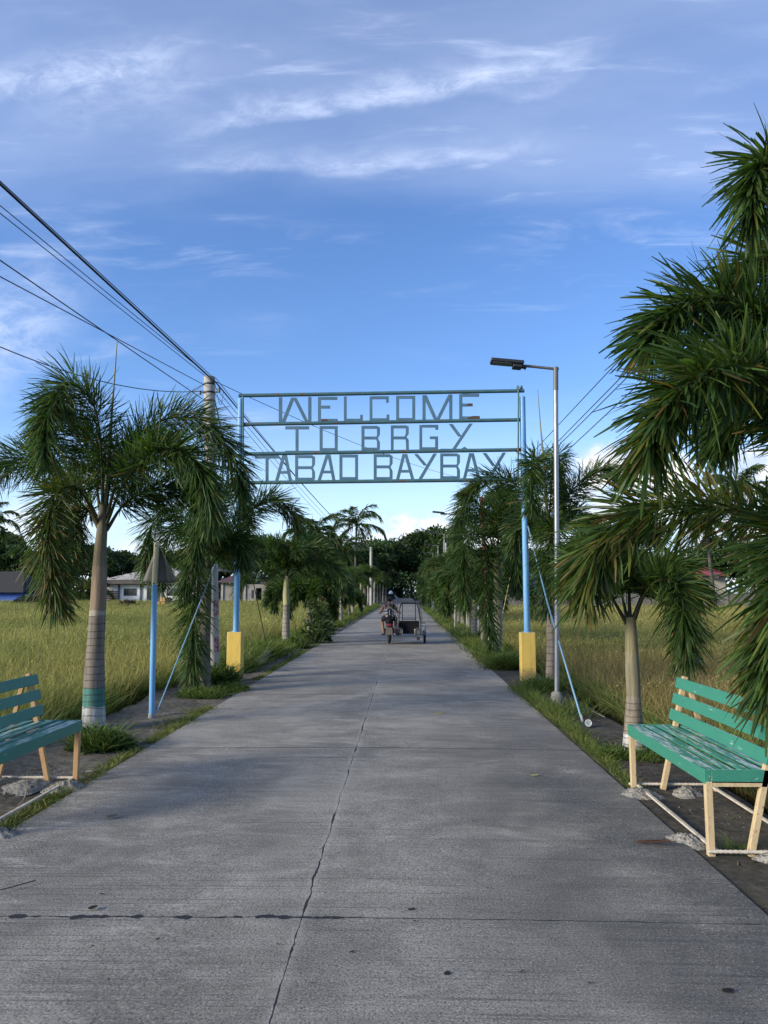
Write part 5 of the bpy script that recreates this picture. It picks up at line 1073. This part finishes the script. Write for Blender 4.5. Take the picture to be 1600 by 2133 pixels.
M_rbr = pm('red_brown_roof', (.085, .035, .03), .8, 0, (.06, .03, .028), 1.5, bump=.3)
m_ = MB(); m_.hexa([(L_(451), -.6, Z_(1214, GY)), (L_(500), -.6, Z_(1214, GY)), (L_(500), 6, Z_(1196, GY)), (L_(462), 6, Z_(1196, GY)), (L_(451), -.6, Z_(1213, GY)), (L_(500), -.6, Z_(1213, GY)), (L_(500), 6, Z_(1194.5, GY)), (L_(462), 6, Z_(1194.5, GY))]); m_.build('roof', M_rbr, hg)
m_ = MB(); m_.box((L_(458), 6.1, Z_(1199, GY)), (L_(520), 9, Z_(1193, GY))); m_.build('rear_wall', pm('pale_grey', (.33, .33, .34), .8), hg)
m_ = MB(); m_.box((L_(545), -.5, zt + .06), (L_(592), 6, zt + .18)); m_.build('shed_roof', M_eave, hg)
m_ = MB(); m_.box((L_(559), .3, -.4), (L_(592), 5.8, zt + .05)); m_.build('dark_shed', pm('dark_blue_boards', (.02, .026, .036), .8, 0, (.035, .045, .05), 3), hg)
RY = 84.0; hr = thing('red_roof_house', 'small beige house with red hip roof behind the right field', 'house', (X_(1484, RY), RY, 0)); o_ = Vector(hr.location); L_ = lambda px: X_(px, RY) - o_.x
m_ = MB(); m_.box((L_(1462), 0, -.4), (L_(1512), 6, Z_(1200, RY))); m_.build('wall', pm('beige_wall', (.36, .33, .26), .9, 0, (.26, .24, .2), 1), hr)
m_ = MB(); hip(m_, L_(1458), L_(1516), -.7, 6.7, Z_(1200, RY), Z_(1180, RY), 2.3); m_.build('roof', pm('red_roof', (.30, .04, .05), .6, 0, (.24, .035, .04), 2, bump=.2), hr)
m_ = MB(); m_.box((L_(1482), -.65, Z_(1206, RY)), (L_(1494), -.02, Z_(1196, RY))); m_.build('gable_vent', M_eave, hr)
for px in (1471, 1479, 1487): m_ = MB(); m_.box((L_(px), -.06, Z_(1240, RY)), (L_(px + 4), -.003, Z_(1225, RY))); m_.build('window', pm('pale_louvre', (.5, .52, .52), .6) if px != 1479 else M_win, hr)
WY = 74.5; wl = thing('boundary_wall', 'long grey hollow-block boundary wall at the back of the right field', 'wall', (X_(1040, WY), WY, 0)); o_ = Vector(wl.location)
M_cmu, nt_, b_ = newmat('hollow_block'); tc_ = nt_.n('ShaderNodeTexCoord').outputs['Object']
bk = nt_.n('ShaderNodeTexBrick', None, Scale=1.0, Color1=(.20, .19, .17, 1), Color2=(.13, .125, .115, 1), Mortar=(.075, .07, .065, 1)); bk.inputs['Brick Width'].default_value = .40; bk.inputs['Row Height'].default_value = .20; bk.inputs['Mortar Size'].default_value = .018
nt_.t.links.new(nt_.scaled(tc_, (1, 1, 1), rot=(R(-90), 0, 0)), bk.inputs['Vector']); nt_.put(b_, 'Base Color', nt_.mix(nt_.ss(nt_.noise(tc_, .8, 6), .4, .7), bk.outputs[0], (.11, .105, .09))); b_.inputs['Roughness'].default_value = .95
x1 = X_(1720, WY) - o_.x; zt = Z_(1236.5, WY); m_ = MB(); m_.box((-2, 0, -.4), (x1, .15, zt)); m_.build('blockwork', M_cmu, wl)
k = 0
while -1 + k * 3.3 < x1: m_ = MB(); x = -1 + k * 3.3; m_.box((x - .13, -.08, -.4), (x + .13, -.002, zt + .22)); m_.build('pilaster', M_pil, wl); k += 1
SYb = 77.5; sb_ = thing('market_stall', 'blue roadside stall with flat blue roof behind the right arch post', 'stall', (X_(1098, SYb), SYb, 0)); o_ = Vector(sb_.location); L_ = lambda px: X_(px, SYb) - o_.x
M_sb = pm('stall_blue', (.04, .12, .42), .6, 0, (.03, .09, .33), 2)
m_ = MB(); m_.hexa([(L_(1068), -1, Z_(1203, SYb)), (L_(1118), -1, Z_(1203, SYb)), (L_(1118), 3, Z_(1196, SYb)), (L_(1076), 3, Z_(1196, SYb)), (L_(1068), -1, Z_(1201.5, SYb)), (L_(1118), -1, Z_(1201.5, SYb)), (L_(1118), 3, Z_(1194.5, SYb)), (L_(1076), 3, Z_(1194.5, SYb))]); m_.build('roof', pm('navy_sheet', (.035, .055, .12), .5), sb_)
m_ = MB(); m_.box((L_(1103), 0, -.3), (L_(1117), 2.5, Z_(1204, SYb))); m_.build('booth', M_sb, sb_)
m_ = MB(); m_.box((L_(1089), -.1, -.3), (L_(1090.5), 0, Z_(1204, SYb))); m_.build('post', M_sb, sb_); m_ = MB(); m_.box((L_(1087.5), -.14, Z_(1238, SYb)), (L_(1090), -.12, Z_(1213, SYb))); m_.build('banner', pm('red_white_banner', (.5, .12, .12), .7, 0, (.6, .55, .55), 3), sb_)
ty = thing('blue_tarpaulin', 'pale blue tarpaulin slung behind the galvanised lamp post', 'tarpaulin', (X_(1182, 79), 79, 1.2)); m_ = MB(); V = []
for i in range(7):
    for j in range(7): V.append(((i - 3) * .42, .3 * math.sin(i + j * 1.3), Z_(1222, 79) - 1.2 + j * .22 + .12 * math.sin(i * 1.1)))
m_.add(V, [[i * 7 + j, i * 7 + j + 1, i * 7 + j + 8, i * 7 + j + 7] for i in range(6) for j in range(6)], True); m_.build('sheet', pm('tarp_blue', (.16, .30, .62), .5, 0, (.34, .45, .68), 2), ty)
# thresher standing in the left field
EY = 68.0; eq = thing('farm_thresher', 'yellow farm thresher with dark wheel standing in the field before the white house', 'farm machine', (X_(345, EY), EY, 0)); o_ = Vector(eq.location); L_ = lambda px: X_(px, EY) - o_.x
M_eqy = pm('rusty_yellow', (.50, .29, .06), .6, 0, (.42, .22, .06), 3, chip=.6, chipc=(.20, .09, .04), chip_s=4)
m_ = MB(); m_.box((L_(328), 0, Z_(1268, EY)), (L_(334), .9, Z_(1254, EY))); m_.box((L_(335), -.05, Z_(1253, EY)), (L_(345), .9, Z_(1244, EY))); m_.hexa([(L_(335), -.03, Z_(1268, EY)), (L_(344), -.03, Z_(1268, EY)), (L_(344), .8, Z_(1268, EY)), (L_(335), .8, Z_(1268, EY)), (L_(336), 0, Z_(1254, EY)), (L_(344), 0, Z_(1254, EY)), (L_(344), .8, Z_(1254, EY)), (L_(336), .8, Z_(1254, EY))]); m_.build('hopper', M_eqy, eq, bevel=.03)
m_ = MB(); c = (L_(353), -.1, Z_(1250, EY)); m_.tube([(c[0], -.25, c[2]), (c[0], .1, c[2])], .27, 20); m_.build('flywheel', M_tyre, eq)
m_ = MB(); m_.box((L_(345.5), 0, Z_(1264, EY)), (L_(357), .8, Z_(1256, EY))); m_.tube([(L_(342), .3, Z_(1250, EY)), (L_(342), .3, Z_(1240, EY))], .06, 8); m_.build('engine', M_tube, eq, bevel=.03)
m_ = MB(); m_.bar((L_(358), .2, Z_(1254, EY)), (L_(370), .2, Z_(1249, EY)), .12, .1); m_.build('chute', M_tube, eq)
for px in (330, 343, 357): m_ = MB(); m_.box((L_(px) - .05, .2, -.4), (L_(px) + .05, .3, Z_(1262, EY))); m_.build('leg', M_tube, eq)
#@@PART6
# ------------------------------------------------------------------ rice field, verge grass, weeds
def vnoise(x, y, s, seed=0):
    r = np.random.default_rng(seed); G_ = r.random((64, 64)); u = x * s; v = y * s; i = np.floor(u).astype(int); j = np.floor(v).astype(int); fu = u - i; fv = v - j
    fu = fu * fu * (3 - 2 * fu); fv = fv * fv * (3 - 2 * fv); g_ = lambda a, b: G_[a % 64, b % 64]
    return (g_(i, j) * (1 - fu) + g_(i + 1, j) * fu) * (1 - fv) + (g_(i, j + 1) * (1 - fu) + g_(i + 1, j + 1) * fu) * fv
def sample(n_per, y0, y1, xfun, r):
    """random points between y0 and y1, x range from xfun(y)"""
    ys = np.linspace(y0, y1, 60); wd = np.array([xfun(y)[1] - xfun(y)[0] for y in ys]); area = np.trapezoid(wd, ys) if hasattr(np, 'trapezoid') else np.trapz(wd, ys)
    n = int(n_per * area); p = np.maximum(wd, 0) + 1e-6; cdf = np.cumsum(p); cdf /= cdf[-1]; y = np.interp(r.random(n), cdf, ys); y += r.normal(0, .1, n)
    lo = np.array([xfun(v)[0] for v in ys]); hi = np.array([xfun(v)[1] for v in ys]); x = np.interp(y, ys, lo) + r.random(n) * (np.interp(y, ys, hi) - np.interp(y, ys, lo))
    return x, y
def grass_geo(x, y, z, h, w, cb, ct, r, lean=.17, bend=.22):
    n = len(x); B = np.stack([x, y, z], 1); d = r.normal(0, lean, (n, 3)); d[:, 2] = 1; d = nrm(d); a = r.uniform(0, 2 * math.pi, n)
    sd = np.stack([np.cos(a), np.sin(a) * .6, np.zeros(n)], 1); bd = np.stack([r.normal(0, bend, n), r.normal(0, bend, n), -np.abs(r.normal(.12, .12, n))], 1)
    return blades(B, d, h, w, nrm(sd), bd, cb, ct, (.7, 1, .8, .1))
def field(name, zones, xf, pal_lo, pal_hi, seed, zfun, hmean, patch):
    r = np.random.default_rng(seed); parts = []
    for (y0, y1, dens, wd, hs) in zones:
        x, y = sample(dens, y0, y1, xf, r); n = len(x)
        nz_ = vnoise(x + 100, y + 50, .35, seed) * .6 + vnoise(x + 40, y + 10, 1.3, seed + 1) * .4
        f = np.clip(patch(x, y, nz_), 0, 1)[:, None]; jit = r.uniform(.55, 1.5, (n, 1))
        ct = (pal_lo[1] * (1 - f) + pal_hi[1] * f) * jit; cb_ = (pal_lo[0] * (1 - f) + pal_hi[0] * f) * jit
        hh = hmean * hs * r.uniform(.72, 1.15, n) * (.78 + .28 * nz_ + .25 * vnoise(x + 60, y + 30, .16, seed + 3)); sh_ = (.78 + .5 * vnoise(x + 11, y + 7, .22, seed + 4))[:, None]; ct = ct * sh_
        parts.append(grass_geo(x, y, zfun(x, y), hh, wd * r.uniform(.6, 1.4, n), cb_, ct, r))
        m = int(n * (.25 if y0 < 16 else .7)); i = r.integers(0, n, m); L = (.035 + wd * 1.7) * r.uniform(.6, 1.3, m); d = nrm(r.normal(0, .7, (m, 3)) + [0, 0, .9])
        B = np.stack([x[i] + r.normal(0, .07, m), y[i] + r.normal(0, .07, m), zfun(x[i], y[i]) + hh[i] * r.uniform(.72, 1.02, m)], 1); hc = ct[i] * r.choice([.7, .9, 1.1, 1.35], (m, 1))
        parts.append(blades(B, d, L, wd * .8 * r.uniform(.7, 1.3, m), nrm(np.cross(d, r.normal(0, 1, (m, 3)))), np.tile([0, 0, -.4], (m, 1)), hc, None, (.5, 1, .2), (0, .5, 1)))
    V, Q, Cc = join(*parts); o = np_mesh(name, V, Q, M_grass, Cc); o['kind'] = 'stuff'; return o
a_ = np.array
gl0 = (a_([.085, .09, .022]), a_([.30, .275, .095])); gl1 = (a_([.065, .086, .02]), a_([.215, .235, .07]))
xl_ = lambda y: (-.60 * y - 3.5, vl0 + .15)
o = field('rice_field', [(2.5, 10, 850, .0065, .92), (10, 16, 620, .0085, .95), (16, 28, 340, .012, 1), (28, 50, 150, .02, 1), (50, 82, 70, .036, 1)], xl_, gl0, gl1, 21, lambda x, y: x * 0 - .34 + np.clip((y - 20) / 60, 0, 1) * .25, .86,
          lambda x, y, k: (k - .35) * 2.2 * (y > 0) + .25 * (y < 11))
o['label'] = 'green rice field left of the road'; o['category'] = 'rice'
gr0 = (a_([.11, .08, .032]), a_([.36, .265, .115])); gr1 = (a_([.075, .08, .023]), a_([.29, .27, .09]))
xr_ = lambda y: (vr1 + .22, .56 * y + 4)
def pr(x, y, k): return np.clip((y - 15) / 9, 0, 1) * .55 + (k - .5) * 1.3 + .45
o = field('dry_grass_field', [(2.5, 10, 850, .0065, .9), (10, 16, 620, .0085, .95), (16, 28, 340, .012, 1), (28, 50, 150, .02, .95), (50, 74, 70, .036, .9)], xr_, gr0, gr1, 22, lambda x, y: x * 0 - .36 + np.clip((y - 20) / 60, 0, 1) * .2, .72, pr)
o['label'] = 'browning grass field right of the road'; o['category'] = 'grass'
# grass along the pavement edges
rg = np.random.default_rng(31); parts = []
gc = (a_([.05, .085, .018]), a_([.13, .19, .04])); gy = (a_([.10, .11, .03]), a_([.25, .24, .08]))
def strip(n, y0, y1, xm, xs, h, wd, thr, mixy=.35, pw=1.0):
    y = y0 + (y1 - y0) * rg.random(n) ** pw; x = xm(y) + rg.normal(0, 1, n) * xs(y); k = vnoise(x * 0 + 7, y, 1.1, 5) * .5 + vnoise(x + 20, y, 2.7, 6) * .5; m = k > thr; x, y, k = x[m], y[m], k[m]; n = len(x)
    f = (rg.random((n, 1)) < mixy); ct = np.where(f, gy[1], gc[1]) * rg.uniform(.7, 1.3, (n, 1)); cb_ = np.where(f, gy[0], gc[0]) * rg.uniform(.7, 1.2, (n, 1))
    parts.append(grass_geo(x, y, x * 0 - .05, h(y) * rg.uniform(.5, 1.3, n), wd(y) * rg.uniform(.6, 1.3, n), cb_, ct, rg, .5, .5))
one = lambda v: (lambda y: y * 0 + v)
strip(16000, 5.2, 24, lambda y: XL - .08 + y * 0, one(.05), one(.075), lambda y: .004 + y * .0004, .40, .5, 1.2)
strip(9000, 6.3, 13.0, lambda y: XR + .09 + .06 * np.sin((y - 6.3) * .45), lambda y: .025 + .035 * np.clip((y - 6.3) / 4, 0, 1), lambda y: .07 + .08 * np.clip((y - 6.3) / 4, 0, 1), lambda y: .004 + y * .0003, .30, .3)
strip(1100, 10.0, 13.2, lambda y: XR + .40 + y * 0, one(.18), one(.24), one(.009), .34, .2)
strip(15000, 16.2, 80, lambda y: XR + .42 + y * 0, one(.22), lambda y: .34 + y * 0, lambda y: .008 + y * .0006, .22, .25, 1.7)
strip(16000, 15.5, 90, lambda y: XL - .95 + .1 * np.sin(y), one(.24), lambda y: .42 + .1 * np.sin(y * .8), lambda y: .008 + y * .0006, .26, .2, 1.7)
strip(5000, 3.5, 15.5, lambda y: vl0 + .15 + y * 0, one(.16), one(.34), one(.010), .32, .2)
strip(2400, 3.5, 16, lambda y: vr1 + .22 + y * 0, one(.08), one(.34), one(.010), .25, .35)
strip(2500, 9.2, 12.8, lambda y: XL - .16 + y * 0, one(.12), one(.08), one(.007), .40, .3)
V, Q, Cc = join(*parts); o = np_mesh('verge_grass', V, Q, M_grass, Cc); o['kind'] = 'stuff'; o['label'] = 'grass along both pavement edges'; o['category'] = 'grass'
# weed clumps that can be told apart
def weed(p, rad, h, n, label, broad=.4, seed=0, wd=.010, tint=1.0, name='weed_clump'):
    r = np.random.default_rng(seed); nb = int(n * (1 - broad)); a = r.uniform(0, 6.28, nb); q = rad * np.sqrt(r.random(nb)) * .8
    x, y = np.cos(a) * q, np.sin(a) * q * .8; f = r.random((nb, 1)) < .12; ct = np.where(f, gy[1], gc[1] * 1.1) * r.uniform(.6, 1.3, (nb, 1)) * tint; cb_ = gc[0] * 1.1 * r.uniform(.6, 1.2, (nb, 1)) * tint
    pa = [grass_geo(x, y, x * 0 - .03, h * 1.2 * r.uniform(.4, 1.2, nb) * (1 - .5 * (q / rad) ** 2), wd * r.uniform(.6, 1.4, nb), cb_, ct, r, .45, .5)]
    nl = int(n * broad)
    if nl:
        e = nrm(r.normal(0, 1, (nl, 3))); e[:, 2] = np.abs(e[:, 2]); B = e * np.array([rad, rad * .8, h * .8]) * (r.random((nl, 1)) ** .4) ; d = nrm(e + r.normal(0, .6, (nl, 3))); L = wd * 5.5 * r.uniform(.6, 1.3, nl)
        c = a_([[.034, .070, .018]]) * r.uniform(.7, 1.6, (nl, 1)) * tint
        pa.append(blades(B, d, L, L * .5, nrm(np.cross(d, r.normal(0, 1, (nl, 3)))), np.tile([0, 0, -.25], (nl, 1)), c, None, (.3, 1, .1), (0, .45, 1)))
    V, Q, Cc = join(*pa); return tag(np_mesh(name, V, Q, M_grass, Cc, None, p), label, 'weeds', 'weed clumps along the verges')
weed(G(200, 1562, -.02), .30, .30, 1500, 'leafy weeds round the foot of the painted left palm', .35, 1, .010)
weed(G(232, 1558, -.02), .26, .20, 1100, 'low dark weeds just right of the painted palm foot', .5, 2, .008)
weed(G(452, 1425, -.02), .42, .42, 1500, 'tall dark weeds between the utility pole and the left pillar', .5, 3, .014)
weed(G(420, 1452, -.02), .45, .20, 1200, 'low grass tuft at the foot of the palm by the utility pole', .2, 4, .010)
weed(G(482, 1440, -.02), .34, .18, 900, 'low grass in front of the left yellow pillar', .2, 5, .010)
weed(G(535, 1378, -.1), .65, .62, 2000, 'tall grass clump just right of the left yellow pillar', .05, 6, .016)
weed(G(606, 1352, -.05), .60, .42, 1500, 'rounded green weeds at the foot of the first left avenue palm', .6, 7, .015)
weed(G(655, 1330, -.05), .60, .40, 1200, 'green weeds by the second left avenue palm', .5, 8, .016)
weed(G(690, 1310, -.1), .7, .45, 1200, 'grassy weeds by the third left avenue palm', .3, 18, .02)
weed(G(1062, 1396, -.05), .42, .42, 1900, 'dense grass clump just left of the right yellow pillar', .35, 9, .012)
weed(G(1030, 1360, -.05), .55, .38, 1500, 'green grass clump at the first palm past the right pillar', .3, 10, .014)
weed(G(1005, 1335, -.05), .6, .40, 1400, 'green grass clump at the second palm past the right pillar', .3, 11, .016)
weed(G(1132, 1440, -.02), .36, .30, 1300, 'grass tuft at the foot of the grey palm by the lamp post', .1, 12, .010)
weed(G(1285, 1578, -.02), .22, .16, 700, 'small grass tuft left of the pale shaft palm', .2, 13, .008)
weed(G(1350, 1580, -.02), .30, .14, 600, 'sparse weeds behind the far end of the right bench', .2, 14, .008)
weed(G(1260, 1490, -.34), .45, .62, 1200, 'dark leafy weeds in the ditch beside the brace bar', .6, 15, .014)
weed(G(1532, 1772, -.02), .09, .12, 90, 'tiny grass tuft under the near end of the right bench', .0, 16, .006)
weed(G(1510, 1640, -.34), .5, .75, 900, 'tall dry grass just behind the right bench back', .0, 17, .010, 1.6)
ra = np.random.default_rng(77)
def shrub(p, rad, h, label, c, n=900, lf=.12):
    e = nrm(ra.normal(0, 1, (n, 3))); e[:, 2] = np.abs(e[:, 2]); B = e * np.array([rad, rad, h]) * ra.random((n, 1)) ** .4; d = nrm(e + ra.normal(0, .6, (n, 3))); L = lf * ra.uniform(.6, 1.4, n)
    V, Q, Cc = blades(B, d, L, L * .45, nrm(np.cross(d, ra.normal(0, 1, (n, 3)))), np.tile([0, 0, -.2], (n, 1)), a_([c]) * ra.uniform(.6, 1.4, (n, 1)), None, (.4, 1, .1), (0, .5, 1))
    return tag(np_mesh('shrub', V, Q, M_leaf, Cc, None, p), label, 'shrub')
shrub((X_(70, 70), 70, .2), 1.9, 1.2, 'grey-green low bush in the field beside the blue hut', (.06, .065, .04), 1500, .3)
shrub((X_(268, 66), 66, .3), .9, .62, 'brown mound of cut straw in the left field', (.07, .055, .035), 700, .25)
for i, (px, Y, s_) in enumerate([(660, 24.5, 1.0), (676, 30, .9)]):
    shrub((X_(px, Y) , Y, -.1), .45 * s_, 1.5 * s_, ('leafy sapling beside the second left avenue palm', 'smaller leafy sapling by the third left avenue palm')[i], (.035, .062, .018), 500, .17)

# ------------------------------------------------------------------ small litter
def leafobj(p, L, wd, label, c, seed, cat='fallen leaf', flat=.012, n=1):
    r = np.random.default_rng(seed); k = n; a0 = r.uniform(-.3, .3)
    B = np.zeros((k, 3)); B[:, 2] = .006 + .0015 * np.arange(k); B[:, 0] = r.uniform(-.02, .05, k) * (k > 1); B[:, 1] = r.normal(0, .012, k) * (k > 1); a = a0 + r.normal(0, .05, k); d = np.stack([np.cos(a), np.sin(a), np.full(k, .03)], 1)
    V, Q, Cc = blades(B, d, L * r.uniform(.7, 1, k), np.full(k, wd), np.stack([-np.sin(a), np.cos(a), np.full(k, .15)], 1), np.tile([0, .1, .06], (k, 1)), a_([c]) * r.uniform(.7, 1.3, (k, 1)), None)
    return tag(np_mesh('fallen_leaf', V, Q, M_grass, Cc, None, p), label, cat)
leafobj(G(1105, 1616, 0), .10, .045, 'yellow-green leaf lying on the right half of the road', (.30, .32, .14), 1)
leafobj(G(905, 1487, 0), .14, .05, 'yellow leaf lying far up the right lane', (.32, .33, .06), 2)
leafobj(G(1324, 1757, 0), .27, .009, 'dry brown palm leaflets on the road by the right bench', (.11, .045, .025), 3, n=9)
leafobj(G(184, 1894, 0), .05, .035, 'small dark leaf on the left lane near the wet joint', (.03, .035, .03), 4)
leafobj(G(925, 2031, 0), .04, .026, 'dark crumpled leaf at the bottom of the right lane', (.03, .03, .028), 5)
leafobj(G(222, 1702, 0), .09, .05, 'flat brown scrap on the left lane', (.12, .11, .10), 6)
leafobj(G(590, 1397, 0), .16, .05, 'dark scrap on the road near the left arch pillar', (.02, .02, .02), 7)
leafobj(G(1505, 2066, 0), .05, .03, 'dark leaf near the bottom right corner', (.025, .025, .025), 8)
leafobj(G(850, 1897, 0), .04, .02, 'tiny dark leaf in the middle of the right lane', (.03, .03, .03), 9)
def twig(pts, r_, label, mat): o0 = Vector(pts[0]); m_ = MB(); m_.tube(spline([Vector(p) - o0 for p in pts], 14), r_, 6); return tag(m_.build('twig', mat, None, o0), label, 'twig')
M_twig = pm('dry_twig', (.26, .22, .15), .9); M_dtw = pm('dark_twig', (.05, .045, .04), .9)
twig([G(33, 1686, .0), G(50, 1664, .02), G(56, 1645, .05)], .006, 'pale curved twig on the verge before the left bench', M_twig)
twig([G(-8, 1856, .006), G(30, 1846, .008), G(74, 1834, .006)], .003, 'thin dark twig on the left lane', M_dtw)
twig([G(1690, 1748, 0), G(1260, 1494, .02), G(1232, 1480, .05)][1:], .004, 'short dry stalk by the plastic cup', M_twig)
cp = G(1229, 1514, -.015); cup = thing('plastic_cup', 'clear white plastic cup lying on the dirt beside the brace bar', 'cup', cp)
m_ = MB(); prof = [(.028, 0), (.033, .03), (.040, .085), (.041, .09), (.037, .088), (.030, .03), (.025, .006)]; V = []
m_.lathe(prof, 18); cu = m_.build('cup_body', pm('clear_white_plastic', (.66, .68, .68), .25, 0, (.6, .62, .62), 20), cup, (0, 0, .04), rot=(R(78), 0, R(-25)))
def chips(name, pts, label, c, n, spread, size, seed):
    r = np.random.default_rng(seed); m_ = MB()
    for _ in range(n):
        u = r.random(); b0 = Vector(pts[0]).lerp(Vector(pts[1]), u); q = b0 + Vector((r.normal(0, spread), r.normal(0, spread), 0)); s_ = size * r.uniform(.4, 1.6)
        m_.ell((q.x, q.y, -.008), (s_, s_ * r.uniform(.6, 1), s_ * .5), 6, 4, .2)
    o = m_.build(name, c); o['kind'] = 'stuff'; o['label'] = label; o['category'] = 'gravel'; return o
M_chip = pm('pale_stone_chips', (.26, .25, .22), .9, 0, (.12, .115, .10), 30)
chips('gravel', (G(1300, 1640), G(1600, 1740)), 'pale stone chips under the right bench', M_chip, 55, .14, .0045, 1)
chips('gravel', (G(20, 1650), G(110, 1600)), 'pale stone chips under the left bench', M_chip, 140, .12, .007, 2)
chips('gravel', (G(1240, 1560), G(1190, 1470)), 'pale stone chips on the right verge near the lamp', M_chip, 60, .16, .006, 3)
wp = G(178, 1608, -.01); leafobj(wp, .10, .035, 'white scrap of wrapper on the left verge', (.62, .62, .60), 12, 'litter')

def scatter(name, label, n, y0, y1, xf, pal, L0, w0, seed):
    r = np.random.default_rng(seed); y = y0 + (y1 - y0) * r.random(n) ** 1.4; lo, hi = xf(y); x = lo + (hi - lo) * r.random(n)
    z = np.where(x < XC, vz_l(x, y), vz_r(x, y)); z = np.where((x > XL) & (x < XR), road_z(x, y), z) + .006
    a = r.uniform(0, 6.283, n); d = np.stack([np.cos(a), np.sin(a), r.normal(0, .12, n)], 1); sd = np.stack([-np.sin(a), np.cos(a), r.normal(0, .3, n)], 1)
    V, Q, Cc = blades(np.stack([x, y, z], 1), nrm(d), L0 * r.uniform(.4, 1.5, n), w0 * r.uniform(.5, 1.4, n), nrm(sd), np.tile([0, 0, .05], (n, 1)), pick(a_(pal), n, r))
    o = np_mesh(name, V, Q, M_grass, Cc); o['kind'] = 'stuff'; o['label'] = label; o['category'] = 'litter'
DRY = [[.16, .11, .055], [.10, .07, .04], [.24, .19, .10], [.06, .045, .03], [.12, .12, .05]]
scatter('leaf_litter', 'dry leaf scraps on the left verge', 900, 3.5, 22, lambda y: (y * 0 + vl0 + .3, y * 0 + XL - .02), DRY, .05, .014, 41)
scatter('leaf_litter', 'dry leaf scraps on the right verge', 800, 3.2, 22, lambda y: (y * 0 + XR + .02, y * 0 + vr1 - .08), DRY, .05, .014, 42)
scatter('leaf_litter', 'tiny scraps and grit on the road surface', 260, 2.4, 20, lambda y: (y * 0 + XL, y * 0 + XR), [[.05, .048, .045], [.09, .08, .06], [.03, .03, .03], [.2, .18, .13]], .022, .009, 43)
